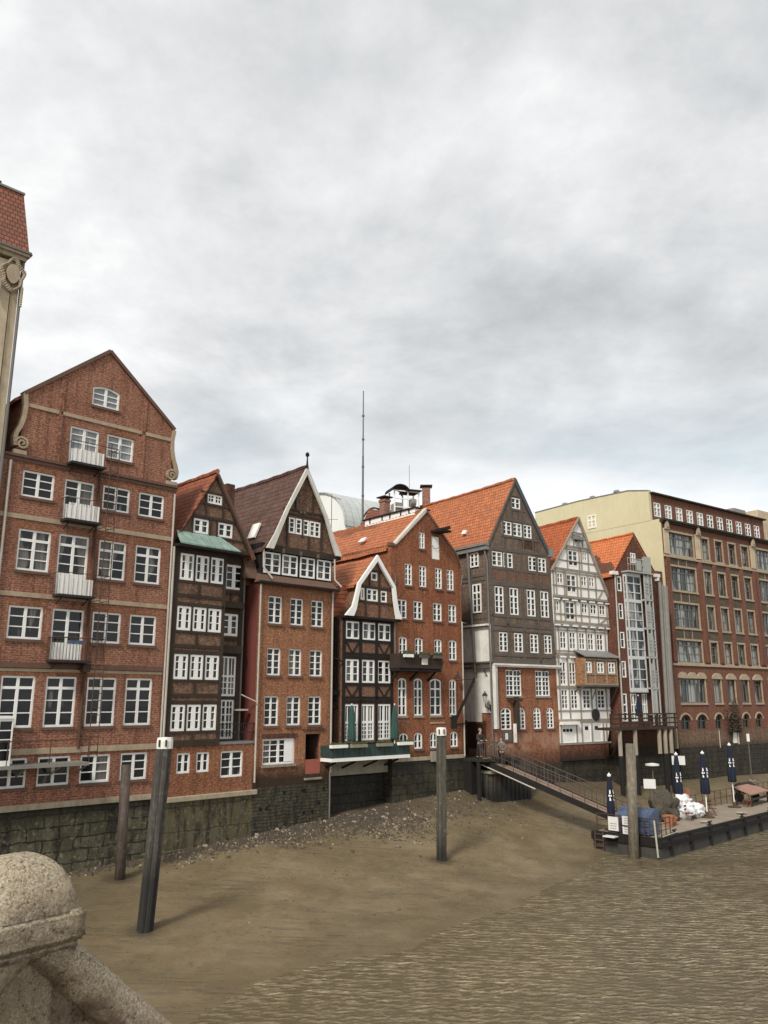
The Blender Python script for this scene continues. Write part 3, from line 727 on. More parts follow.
    roof(h, [(.0, 15.85), (.35, 16.25), (1.42, 18.3), (2.86, 20.95), (4.42, 18.3), (5.25, 16.4), (5.55, 16.05)], -.2, 11, M['tile_brown'], .12, ridge=(2.86, 20.95))
    b = MB(); b.lathe([(.10, 0), (.06, .25), (.04, .55), (.035, .7), (.10, .76), (.12, .84), (.09, .93), (.02, .99)], (2.87, -.25, 20.85), 12); b.build('finial', M['timber_black'], h)
    b = MB(); b.hexa([(.58, 1.3, 16.75), (.58, 2.0, 16.75), (.95, 2.0, 17.62), (.95, 1.3, 17.62)], [(.48, 1.3, 16.79), (.48, 2.0, 16.79), (.85, 2.0, 17.66), (.85, 1.3, 17.66)])
    b.build('skylight', M['white'], h)
    b = MB(); b.box(-.35, .1, .8, 9, 14.0, 15.6); b.build('side_parapet', M['render_red'], h)
    MB().hexa([(-.6, .8, 15.7), (.1, .8, 15.8), (.1, 1.2, 15.8), (-.6, 1.2, 15.8)], [(-.6, .2, 14.3), (.1, .2, 14.3), (.1, .6, 14.3), (-.6, .6, 14.3)]).build('side_coping', M['coping'], h)
    pipe(h, [(.12, -.15, 15.9), (.12, -.2, 14.9), (.5, -.5, 14.3)], .05, M['pipe_light'], 'rainwater_pipe')
    pipe(h, [(5.1, -.15, 15.9), (5.1, -.2, 14.7), (5.35, -.5, 14.3)], .05, M['pipe_light'], 'rainwater_pipe')
    pipe(h, [(.05, -.12, 14.0), (.05, -.12, 4.0)], .05, M['pipe_light']); pipe(h, [(5.03, -.12, 14.0), (5.03, -.12, 4.2)], .05, M['pipe_light'])
    b = MB(); b.tube((-.02, -.3, 7.9), (-.8, .1, 8.3), .03); b.box(-.95, -.25, .2, .45, 7.5, 7.58); b.build('wall_bracket', M['pipe_light'], h)

# ============================================================ H4 small timber house with white bargeboards
def build_h4():
    h = house('H4', 'timber_house', 'small black timbered house with white curved bargeboards above the green terrace', 'house')
    hs = []; W = []
    def add(ws, z0, z1, **k):
        for a, b in ws: hs.append(hole(a, b, z0, z1)); W.append((a, b, z0, z1, k))
    add([(1.09, 2.11), (2.35, 3.37), (3.56, 4.59)], 11.46, 12.46, rows=2, mw=.16)
    add([(1.08, 2.07), (2.3, 3.27), (3.52, 4.53)], 9.0, 10.3, rows=3, mw=.18)
    add([(1.03, 2.03), (2.26, 3.23), (3.5, 4.52)], 5.8, 7.78, rows=4, tr=.5, mw=.14, cols=4)
    wall(h, 'wall', [(.85, 5.0), (4.72, 5.0), (4.75, 12.8), (.85, 12.8)], hs, 9, M['brick_c2'])
    for a, b, z0, z1, k in W:
        k = dict(k); win(h, a, b, z0, z1, k.pop('cols', 2), k.pop('rows'), y=.05, **k)
    tb = []
    for z in (5.3, 5.6, 7.95, 8.15, 8.9, 10.42, 10.62, 11.38, 12.6, 12.75): tb.append((.85, z, 4.73, z, .16))
    for x in (.95, 2.18, 3.42, 4.63): tb += [(x, 5.2, x, 12.7, .2)]
    for x0, x1 in ((1.05, 2.1), (3.5, 4.55)):
        for z0, z1 in ((10.65, 11.35), (8.2, 8.85)):
            m = (x0+x1)/2; tb += [(x0, z1, m, z0, .09), (m, z0, x1, z1, .09)]
    timbers(h, tb, M['timber_black'])
    MB().box(.08, .85, .7, 9, 4.6, 12.75).build('side_wing', M['timber_black'], h)
    b = MB(); b.box(.06, .9, .2, .8, 8.3, 8.55); b.box(.06, .9, .3, .8, 7.6, 7.75); b.box(.06, .3, .2, .7, 8.4, 12.6); b.tube((.7, .3, 7.9), (.7, .3, 12.6), .05); b.tube((.1, .1, 10.4), (.8, -.1, 10.15), .05); build_each(b, 'side_bracket', M['timber_black'], h)
    gw = [hole(2.86, 3.34, 14.97, 15.45), hole(2.05, 2.35, 13.76, 14.45), hole(2.51, 3.38, 13.73, 14.45), hole(3.62, 4.11, 13.73, 14.4)]
    wall(h, 'gable_wall', [(1.1, 12.75), (4.9, 12.75), (4.52, 14.6), (3.15, 16.3), (1.8, 14.6)], gw, 9, M['brick_c2'], y0=-.15)
    win(h, 2.86, 3.34, 14.97, 15.45, 1, 1, cas=1, y=-.1); win(h, 2.05, 2.35, 13.76, 14.45, 1, 1, cas=1, y=-.1, gl='glass_pale', fw=.1); win(h, 2.51, 3.38, 13.73, 14.45, 2, 2, y=-.1, mw=.14, fw=.08); win(h, 3.62, 4.11, 13.73, 14.4, 1, 2, cas=1, y=-.1, fw=.08)
    timbers(h, [(1.5, 13.65, 4.7, 13.65, .1), (1.75, 14.55, 4.55, 14.55, .12), (2.42, 12.8, 2.42, 14.5, .1), (3.5, 12.8, 3.5, 14.5, .1), (2.72, 14.6, 2.72, 15.6, .1), (3.48, 14.6, 3.48, 15.5, .1), (2.6, 15.55, 3.7, 15.55, .08)], M['timber_dark'], y0=-.2, y1=-.12, name='gable_timbers')
    barge(h, [(.72, 12.74), (1.25, 13.3), (1.45, 13.9), (1.68, 14.7), (3.17, 16.5)], [.62, .32, .25, .22, .24], -.42, -.25, M['white'])
    barge(h, [(3.17, 16.5), (4.62, 14.72), (4.74, 13.9), (4.88, 13.3), (5.14, 12.78)], [.24, .22, .24, .27, .42], -.42, -.25, M['white'])
    MB().box(.7, 5.1, -.3, .1, 12.62, 12.76).build('eaves_beam', M['timber_black'], h)
    roof(h, [(1.45, 14.55), (3.17, 16.45), (4.8, 14.55)], -.25, 9.5, M['tile_orange'], .14)
    b = MB(); b.hexa([(.15, .5, 12.7), (1.0, .5, 12.7), (1.0, 9, 12.7), (.15, 9, 12.7)], [(1.25, .5, 14.6), (2.0, .5, 14.6), (2.0, 9, 14.6), (1.25, 9, 14.6)]); b.build('tiled_slope', M['tile_red'], h)
    b = MB(); b.hexa([(1.3, -.15, 12.7), (1.6, -.15, 12.7), (1.6, .5, 12.7), (1.3, .5, 12.7)], [(1.75, -.15, 14.6), (2., -.15, 14.6), (2., .5, 14.6), (1.75, .5, 14.6)]); b.hexa([(4.6, -.1, 12.7), (4.95, -.1, 12.7), (4.95, 9, 12.7), (4.6, 9, 12.7)], [(4.2, -.1, 14.6), (4.6, -.1, 14.6), (4.6, 9, 14.6), (4.2, 9, 14.6)]); build_each(b, 'roof_flank', M['tile_red'], h)
    # substructure
    b = MB(); b.box(.15, 4.75, .35, 9, 3.95, 5.0); b.build('concrete_beam', M['concrete'], h)
    b = MB(); b.box(.1, 4.8, .75, 9, -1, 4.0); b.build('stone_base', M['stone_e2'], h)
    # terrace
    t = MB(); t.box(-.62, 5.15, -1.0, .75, 4.8, 4.98); ter = t.build('terrace_beam', M['white'], h)
    b = MB(); b.box(-.6, 5.1, -.98, -.92, 4.99, 5.62); b.box(-.6, -.54, -.92, .3, 4.99, 5.62); b.box(5.04, 5.1, -.92, -.05, 4.99, 5.62)
    for i in range(16): x = -.55+i*.376; b.box(x, x+.04, -1.0, -.98, 5.0, 5.6)
    b.build('terrace_parapet', M['green_metal'], h)
    b = MB()
    for x in (-.2, 1.2, 2.8, 4.4): b.bar3((x, -.8, 4.75), (x, .5, 4.3), .1, .1)
    build_each(b, 'terrace_bracket', M['timber_black'], h)
    for i, (x, z, m) in enumerate(((-.2, 5.62, 'white'), (1.2, 5.6, 'concrete'), (3.1, 5.6, 'concrete'), (4.7, 5.62, 'white'))):
        w = .55; b = MB().box(x-w, x+w, -1.2, -.95, z-.1, z+.06); f = b.build('flower_box', M[m], h); b = MB(); random.seed(i)
        for k in range(60):
            p = Vector((x+random.uniform(-w, w), random.uniform(-1.2, -.98), z+.06)); d = Vector((random.uniform(-.05, .05), random.uniform(-.05, .05), random.uniform(.03, .14)))
            b.add([p, p+d+Vector((.03, 0, 0)), p+d+Vector((-.02, .02, .01))], [(0, 1, 2)])
        b.build('plants', M['leafgreen'], f)
    pipe(h, [(.02, -.05, 12.6), (.02, -.05, 1.5)], .05, M['pipe_grey'])

def parasol(name, loc, hgt, r, pole, mat, label, group, marks=False, base=True, polemat='white'):
    o = empty(name, loc, random.uniform(-.2, .3)); tag(o, label, 'parasol', group)
    z0 = hgt*pole
    prof = [(r*.9, z0), (r*1.05, z0+.08), (r, z0+(hgt-z0)*.3), (r*.82, z0+(hgt-z0)*.42), (r*.85, z0+(hgt-z0)*.55), (r*.62, z0+(hgt-z0)*.8), (r*.4, hgt-.08), (.05, hgt)]
    MB().lathe(prof, (0, 0, 0), 48, .16, 8).build('canopy', M[mat], o, smooth=True)
    MB().tube((0, 0, 0), (0, 0, hgt+.1), .035, n=8).build('pole', M[polemat], o)
    if base: MB().lathe([(.42, 0), (.42, .07), (.12, .1), (.07, .35), (.0, .36)], (0, 0, 0), 16).build('base', M['rust'], o)
    if marks:
        MB().lathe([(.10, hgt-.1), (.12, hgt-.02), (.02, hgt+.06)], (0, 0, 0), 12).build('top_cap', M['white'], o)
        b = MB(); z = z0+(hgt-z0)*.42
        for side in range(2):
            a = side*1.5-2.1; z = z0+(hgt-z0)*.40
            for k, (w, hh) in enumerate(((.045, .18), (.09, .09), (.04, .2))):
                rr = r*(.98 if z < z0+(hgt-z0)*.6 else .80); ca, sa = math.cos(a), math.sin(a)
                p = Vector((ca*rr, sa*rr, z)); t = Vector((-sa, ca, 0))*w; u = Vector((-ca*.03, -sa*.03, hh))
                b.hexa([p-t, p+t, p+t*.8+u, p-t*.7+u], [q-Vector((ca, sa, 0))*.05 for q in (p-t, p+t, p+t*.8+u, p-t*.7+u)])
                z += hh+.05
        build_each(b, 'lettering', M['white'], o)
    return o
# ============================================================ H5
def build_h5():
    h = house('H5', 'brick_house', 'rust brick house with pale coped gable and dark wooden balcony', 'house')
    hs = []; W = []
    def add(ws, z0, z1, **k):
        for a, b in ws: hs.append(hole(a, b, z0, z1, k.get('arch', 0))); W.append((a, b, z0, z1, k))
    add([(2.26, 2.78)], 17.42, 18.49, rows=3)
    add([(1.02, 1.64), (2.24, 2.87), (3.65, 4.27), (4.71, 5.35)], 14.97, 16.33, rows=4)
    add([(.36, 1.16), (1.73, 2.5), (3.42, 4.2), (4.8, 5.53)], 12.9, 14.05, rows=3)
    add([(.5, 1.17), (1.82, 2.5), (3.48, 4.15), (4.78, 5.5)], 10.5, 11.78, rows=3, arch=.08)
    add([(.4, 1.11), (1.70, 2.43), (3.06, 4.05), (4.75, 5.38)], 7.11, 9.32, rows=3, tr=.72, arch=.14)
    add([(.5, 1.2), (1.69, 2.38), (3.02, 3.67), (4.77, 5.45)], 5.18, 6.12, rows=2, arch=.14)
    hs.append(hole(3.36, 4.09, 16.88, 18.37))
    wall(h, 'wall', [(-.14, 4.55), (5.98, 4.55), (6.03, 16.5), (5.68, 17.3), (2.86, 19.95), (.2, 17.3), (-.14, 17.4)], hs, 11, M['brick_d'])
    for a, b, z0, z1, k in W:
        k = dict(k); arch = k.get('arch', 0); win(h, a, b, z0, z1, 2, k.pop('rows'), fw=.075, mw=.1, sill='coping' if z0 != 7.11 else 'concrete', y=.09, **k)
    b = MB(); b.box(3.36, 4.09, .05, .1, 16.88, 18.37); d = b.build('hoist_hatch', M['white'], h)
    b = MB()
    for i in range(10):
        t = i/9; b.tube((3.38+.69*t, -.02, 17.75-.18*math.sin(math.pi*t)), (3.38+.69*min(1, t+.11), -.02, 17.75-.18*math.sin(math.pi*min(1, t+.11))), .015, n=5)
    b.build('safety_chain', M['black'], h)
    b = MB(); b.hexa([(3.3, -1.0, 18.55), (4.2, -1.0, 18.55), (4.2, .1, 18.6), (3.3, .1, 18.6)], [(3.3, -1.0, 18.68), (4.2, -1.0, 18.68), (4.2, .1, 18.75), (3.3, .1, 18.75)]); b.box(3.68, 3.8, -1.3, .1, 18.68, 18.86); b.build('hoist_canopy', M['timber_black'], h)
    b = MB(); b.box(4.3, 5.0, 1.0, 2.2, 17.2, 19.25); b.build('dormer', M['white'], h)
    barge(h, [(.05, 17.42), (2.86, 20.13)], [.2, .2], -.09, .25, M['sand_pale'], 'gable_coping')
    barge(h, [(2.86, 20.13), (5.72, 17.42), (6.05, 16.55)], [.16, .14, .1], -.06, .25, M['coping'], 'gable_coping')
    b = MB(); b.box(-.2, .18, -.08, .3, 17.3, 17.5); b.build('kneeler', M['coping'], h)
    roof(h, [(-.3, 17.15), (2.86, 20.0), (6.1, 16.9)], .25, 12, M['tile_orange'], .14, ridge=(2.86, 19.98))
    b = MB(); b.hexa([(.6, 3.6, 18.13), (.6, 4.1, 18.13), (.95, 4.1, 18.45), (.95, 3.6, 18.45)], [(.55, 3.6, 18.19), (.55, 4.1, 18.19), (.9, 4.1, 18.51), (.9, 3.6, 18.51)]); b.build('skylight', M['white'], h)
    # glazed clerestory along the ridge
    b = MB(); b.box(2.75, 4.0, .9, 6.0, 19.2, 20.27); c = b.build('clerestory', M['white'], h)
    b = MB(); b.box(2.65, 4.1, .8, 6.2, 20.28, 20.36)
    for y in (1.4, 2.2, 3.3, 4.1, 5.4): b.box(2.73, 2.75, y, y+.12, 20.0, 20.27)
    b.build('flat_roof', M['timber_black'], c)
    b = MB(); b.box(3.0, 3.5, 4.2, 4.75, 18, 21.6); b.box(2.95, 3.55, 4.15, 4.8, 21.4, 21.55); ch = b.build('chimney', M['chimney'], h)
    MB().box(2.85, 3.65, 4.05, 4.9, 21.7, 21.78).build('chimney_cap', M['black'], ch)
    b = MB()
    for y in (7.7, 9.2): b.tube((3.2, 8.55, 22.0), (3.2, 8.55, 22.15), .1)
    # balcony
    b = MB(); b.box(-.3, 3.25, -.95, -.88, 10.05, 10.72); b.box(-.3, -.23, -.88, 0, 10.05, 10.72); b.box(3.18, 3.25, -.88, 0, 10.05, 10.72); b.box(-.3, 3.25, -.95, .0, 9.88, 10.04)
    for z in (10.2, 10.38, 10.56): b.box(-.3, 3.25, -.965, -.95, z, z+.04)
    bal = b.build('balcony', M['timber_dark2'], h)
    b = MB()
    for x in (-.1, 1.4, 2.9): b.bar3((x, -.85, 9.85), (x, 0, 9.2), .12, .12); b.box(x-.06, x+.06, -.9, 0, 9.74, 9.86)
    build_each(b, 'bracket', M['timber_black'], bal)
    b = MB(); b.hexa([(-.3, -.9, 9.7), (3.2, -.9, 9.7), (3.2, -.05, 9.7), (-.3, -.05, 9.7)], [(-.3, -.9, 9.86), (3.2, -.9, 9.86), (3.2, -.05, 9.86), (-.3, -.05, 9.86)]); b.build('soffit', M['timber_black'], bal)
    for i, x in enumerate((.3, 1.6, 2.75)):
        f = MB().box(x-.35, x+.35, -1.15, -.97, 10.5, 10.68).build('flower_box', M['timber_grey' if i != 0 else 'white'], bal); b = MB(); random.seed(20+i)
        for k in range(60):
            p = Vector((x+random.uniform(-.4, .4), random.uniform(-1.15, -.98), 10.66)); d = Vector((random.uniform(-.08, .08), random.uniform(-.08, .05), random.uniform(.0, .22)))
            b.add([p, p+d+Vector((.05, 0, 0)), p+d+Vector((-.03, .02, .02))], [(0, 1, 2)])
        b.build('plants', M['leafgreen'], f)
    MB().box(1.45, 1.95, -.99, -.97, 10.1, 10.55).build('balcony_sign', M['whitewall'], bal)
    # derrick boom on the right corner
    b = MB(); b.bar3((4.95, -.25, 6.7), (6.3, -.75, 9.35), .2, .26); b.box(4.86, 5.04, -.35, 0, 6.3, 7.1); b.tube((5.3, -.05, 9.25), (6.3, -.75, 9.35), .02); b.bar3((4.95, 0, 6.45), (5.9, -.2, 6.6), .06, .06); b.tube((5.35, -.1, 9.3), (5.35, -.1, 7.2), .015)
    b.build('derrick', M['timber_black'], h)
    b = MB(); b.lathe([(.02, .45), (.1, .2), (.2, .0), (.05, -.02)], (5.25, -.3, 9.35), 12); b.build('bell', M['black'], h)
    b = MB(); b.box(-.1, 6.0, -.06, .02, 4.5, 4.72); b.box(3.0, 4.3, -.04, 0, 6.62, 6.7); b.build('base_moulding', M['ledge'], h)
    MB().box(-.1, 5.95, -.02, 11, -1, 4.52).build('stone_base', M['stone_d'], h)
    b = MB()   # relieving arch over the lowest left window
    o = hole(.25, 1.45, 6.0, 6.75, .55)[2:]
    for p, q in zip(o, o[1:]): b.beam(p[0], p[1], q[0], q[1], .12, -.015, .0)
    b.build('relieving_arch', M['coping'], h)
    b = MB(); b.box(3.0, 3.5, -.2, 0, 4.4, 5.0); b.build('wall_block', M['concrete'], h)
    pipe(h, [(5.93, -.1, 13.0), (5.93, -.1, 4.6)], .05, M['pipe_light'])
    pipe(h, [(-.02, -.1, 15.6), (.15, -.1, 15.2), (.05, -.1, 14.6), (.1, -.1, 10.0)], .045, M['pipe_grey'])
    b = MB(); b.tube((6.0, 0, 15.4), (6.8, .6, 16.2), .03); b.tube((6.0, 0, 13.0), (6.9, .5, 13.0), .02); build_each(b, 'tie_rod', M['pipe_light'], h)

# ============================================================ H6
def build_h6():
    h = house('H6', 'gabled_house', 'tall grey-brown gabled house with orange roof, white side wall and red brick ground floors', 'house')
    # lower brick storeys
    hs = []; W = []
    def add(ws, z0, z1, **k):
        for a, b in ws: hs.append(hole(a, b, z0, z1, k.get('arch', 0))); W.append((a, b, z0, z1, k))
    add([(1.26, 2.72), (4.12, 5.55)], 8.3, 10.02, cols=4, rows=4, tr=.76, cas=2)
    add([(.68, 1.64)], 6.12, 7.53, rows=4, tr=.74, arch=.2)
    add([(2.23, 2.99), (3.8, 4.52), (5.12, 5.83)], 6.12, 7.53, rows=4, tr=.74, arch=.26)
    wall(h, 'wall', [(.0, 3.6), (6.45, 3.6), (6.5, 10.3), (.0, 10.3)], hs, 9, M['brick_f'])
    for a, b, z0, z1, k in W:
        k = dict(k); win(h, a, b, z0, z1, k.pop('cols', 2), k.pop('rows'), fw=.07, mw=.1, sill='concrete' if z0 > 8 else 'coping', y=.08, **k)
    hs = []; W = []
    add([(2.26, 3.14)], 21.32, 22.1, rows=2)
    add([(1.21, 2.19), (2.31, 3.21), (3.39, 4.21)], 19.31, 20.26, rows=3)
    add([(.18, 1.16), (1.28, 2.18), (3.77, 4.61), (4.75, 5.6)], 16.99, 18.0, rows=3)
    add([(.34, 1.17), (1.77, 2.6), (3.47, 4.31), (4.85, 5.69)], 13.75, 15.6, rows=3, tr=.68)
    add([(.62, 1.46), (2.06, 2.9), (3.62, 4.45), (5.05, 5.85)], 11.22, 12.5, rows=4)
    wall(h, 'upper_wall', [(-.12, 10.45), (6.2, 10.45), (5.95, 18.5), (2.72, 23.35), (-.12, 18.6)], hs, 12, M['brick_e'], y0=-.12)
    for a, b, z0, z1, k in W:
        k = dict(k); win(h, a, b, z0, z1, 2, k.pop('rows'), fw=.07, mw=.12, y=-.06, **k)
    tb = [(-.1, 18.15, 5.95, 18.3, .2), (0, 16.85, 5.95, 16.85, .14), (-.1, 15.78, 6.0, 15.9, .26), (-.1, 13.6, 6.05, 13.6, .16), (-.1, 13.05, 6.1, 13.0, .22), (-.1, 12.65, 6.1, 12.65, .12), (-.1, 10.6, 6.2, 10.6, .3), (-.1, 10.98, 6.2, 10.98, .14), (1.1, 19.2, 4.9, 19.2, .14), (1.5, 20.4, 4.3, 20.4, .16), (2.1, 21.2, 3.6, 21.2, .1), (2.2, 22.25, 3.4, 22.25, .1)]
    for x in (.06, 1.5, 3.05, 4.6, 5.9): tb += [(x, 10.5, x, 18.1, .17)]
    for x in (1.3, 2.26, 3.3, 4.3): tb += [(x, 18.3, x, 20.3, .12)]
    for x in (2.2, 3.25): tb += [(x, 20.4, x, 22.2, .12)]
    timbers(h, tb, M['timber_grey'], y0=-.15, y1=-.08)
    b = MB()
    for (x0, x1, z0, z1) in ((.15, 1.42, 16.05, 16.78), (1.6, 2.3, 16.05, 16.78), (2.4, 2.95, 16.05, 16.78), (3.15, 3.75, 16.05, 16.78), (3.9, 4.5, 16.05, 16.78), (4.7, 5.8, 16.05, 16.78), (3.15, 4.5, 18.5, 19.1), (1.6, 2.95, 14.6, 15.6) and (3.15, 4.5, 18.5, 19.1)): b.box(x0, x1, -.128, -.12, z0, z1)
    build_each(b, 'red_infill', M['brick_e2'], h)
    b = MB(); b.box(.0, 6.6, -.3, .02, 10.3, 10.42); b.box(.02, 6.58, -.22, 0, 10.2, 10.3); b.build('ledge', M['whitewall'], h)
    barge(h, [(-.2, 18.45), (2.72, 23.55)], [.12, .12], -.2, -.1, M['timber_grey'], 'verge')
    barge(h, [(2.72, 23.55), (6.1, 18.3)], [.3, .3], -.25, -.1, M['verge_dark'], 'verge')
    MB().box(5.8, 6.2, -.35, .3, 18.15, 18.75).build('kneeler', M['lead'], h)
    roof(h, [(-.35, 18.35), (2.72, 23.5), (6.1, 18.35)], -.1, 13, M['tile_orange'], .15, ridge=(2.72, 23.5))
    MB().hexa([(.35, 2.6, 19.62), (.35, 2.95, 19.62), (.5, 2.95, 19.9), (.5, 2.6, 19.9)], [(.2, 2.6, 19.66), (.2, 2.95, 19.66), (.35, 2.95, 19.94), (.35, 2.6, 19.94)]).build('skylight', M['white'], h)
    # grey boxed eaves along the side
    b = MB(); b.box(-.55, -.12, -.2, 6, 18.35, 18.52); b.box(-.45, -.12, -.15, 6, 18.05, 18.35); b.build('side_eaves', M['lead'], h)
    # side wall facing left: timber storeys on top, white panel below
    b = MB(); b.box(-.16, -.12, .0, 9, 12.9, 18.1); b.build('side_brick', M['brick_e'], h)
    b = MB(); b.box(-.06, -.02, 1.05, 9, 6.55, 10.4); b.box(-.17, -.12, .9, 9, 10.5, 12.9); b.build('side_render', M['greywall2'], h)
    b = MB(); b.box(-.065, -.02, .02, 1.05, 7.2, 10.4); b.box(-.175, -.12, -.1, .9, 10.5, 12.9); b.box(-.07, -.02, -.35, .05, 6.2, 10.2); b.build('side_white_panel', M['whitewall'], h)
    b = MB(); b.box(-.05, .35, -.14, -.02, 6.2, 10.2); b.build('corner_board', M['whitewall'], h)
    b = MB()
    for y in (.1, 1.6, 3.0): b.box(-.2, -.16, y-.09, y+.09, 12.9, 18.1)
    for z in (12.95, 13.5, 16.1, 16.4, 17.95): b.box(-.205, -.16, 0, 9, z-.1, z+.1)
    b.box(-.1, -.06, 0, 9, 10.4, 10.52)
    b.build('side_timbers', M['timber_grey'], h)
    b = MB(); b.box(-.4, -.05, -.1, 4, 10.42, 10.54); b.box(-.35, -.05, -.1, 4, 10.1, 10.2); b.bar3((-.1, .4, 9.6), (-.5, .4, 10.1), .07, .07); build_each(b, 'side_jetty', M['timber_grey'], h)
    b = MB(); b.box(-.45, -.06, -.1, 4, 12.9, 13.02); b.build('side_ledge', M['whitewall'], h)
    # side windows, turned to face the alley
    sw = empty('side_window', (-.2, 1.6, 17.05), R(-90)); sw.parent = h
    for yy, z0, z1, rr in ((1.62, 17.0, 18.0, 3), (1.46, 13.83, 15.8, 3)):
        w = win(h, 0, .82, 0, z1-z0, 2, rr, tr=None if rr == 3 and z1 > 17 else .7, y=0); w.location = (-.2, yy, z0); w.rotation_euler = (0, 0, R(-90))
    bpy.data.objects.remove(sw)
    b = MB(); b.box(-.05, -.01, .9, 2.55, 4.9, 6.55); b.build('alley_door', M['doorbrown'], h)
    b = MB(); b.box(-.07, -.01, .75, .9, 4.5, 6.7); b.box(-.07, -.01, 2.5, 2.7, 4.5, 6.7); b.box(-.075, -.01, .7, 2.8, 6.5, 6.62); b.build('door_frame', M['brick_g'], h)
    pipe(h, [(-.3, .1, 18.3), (-.3, .05, 17.7), (-.22, -.05, 17.2), (-.22, -.1, 8), (-.22, -.1, 4.6)], .06, M['pipe_grey'])
    pipe(h, [(-.35, 1.75, 18.3), (-.35, 1.5, 14), (-.3, 1.3, 9.8)], .09, M['pipe_grey'], 'soil_pipe')
    # lantern on a curved bracket
    b = MB(); b.path([(-.08, .1, 7.55), (-.35, .1, 7.5), (-.6, .1, 7.62), (-.62, .1, 7.85)], .035, 6); b.box(-.14, -.06, -.0, .2, 7.35, 7.75); ln = b.build('lantern_bracket', M['black'], h)
    MB().lathe([(.09, 0), (.17, .42), (.16, .44)], (-.62, .1, 7.87), 6).build('lantern_glass', M['glass_lamp'], ln)
    MB().lathe([(.2, 0), (.1, .16), (.04, .2), (.03, .3), (.0, .31)], (-.62, .1, 8.31), 8).build('lantern_cap', M['black'], ln)
    # hoist post between the ground floor windows and notice board
    b = MB(); b.box(1.85, 2.1, -.35, 0, 6.1, 8.25); b.bar3((1.5, -.3, 8.1), (2.4, -.3, 8.0), .12, .12); b.box(1.3, 1.6, -.3, 0, 8.0, 8.12); b.build('hoist_post', M['timber_dark'], h)
    b = MB(); b.box(1.7, 1.82, -.3, -.1, 5.3, 6.5); b.build('white_post', M['whitewall'], h)
    b = MB(); b.box(.75, 1.6, -.08, -.02, 5.35, 6.02); nb = b.build('notice_board', M['timber_grey'], h)
    MB().box(.95, 1.2, -.09, -.08, 5.5, 5.9).build('notice', M['board'], nb)
    MB().box(.0, 6.4, -.04, 9, -1, 3.75).build('stone_base', M['stone_e'], h)
    # iron wall lamps over the upper ground windows
    b = MB()
    for x in (1.9, 4.95): b.cut(); b.path([(x, 0, 10.0), (x, -.5, 10.1), (x, -.6, 9.8)], .03); b.lathe([(.18, 0), (.05, .14), (0, .15)], (x, -.6, 9.7), 8)
    build_each(b, 'wall_lamp', M['black'], h)
    # rear cross wing, its roof sloping towards the quay
    b = MB(); b.hexa([(-4.2, 4.6, 16.2), (1.6, 4.6, 16.2), (1.6, 12, 16.2), (-4.2, 12, 16.2)], [(-4.2, 8.2, 21.9), (1.6, 8.2, 21.9), (1.6, 8.3, 21.9), (-4.2, 8.3, 21.9)]); b.build('rear_wing_roof', M['tile_front_red'], h)

# ============================================================ alley between H5 and H6
def build_alley():
    o = empty('alley_steps', tuple(world('H5', 6.05, 1.0, 0)), R(90-51)); tag(o, 'dark landing and steps in the narrow alley beside the white side wall', 'steps')
    b = MB()
    for i in range(5): b.box(0, 2.6, .2+i*.35, 5, 3.4+i*.19, 3.59+i*.19) if i else b.box(0, 2.6, .0, 5, -1, 3.59)
    b.build('step', M['stone_d'], o)
    MB().box(0, 2.6, 2.2, 2.4, 4.5, 13).build('end_wall', M['brick_g'], o)

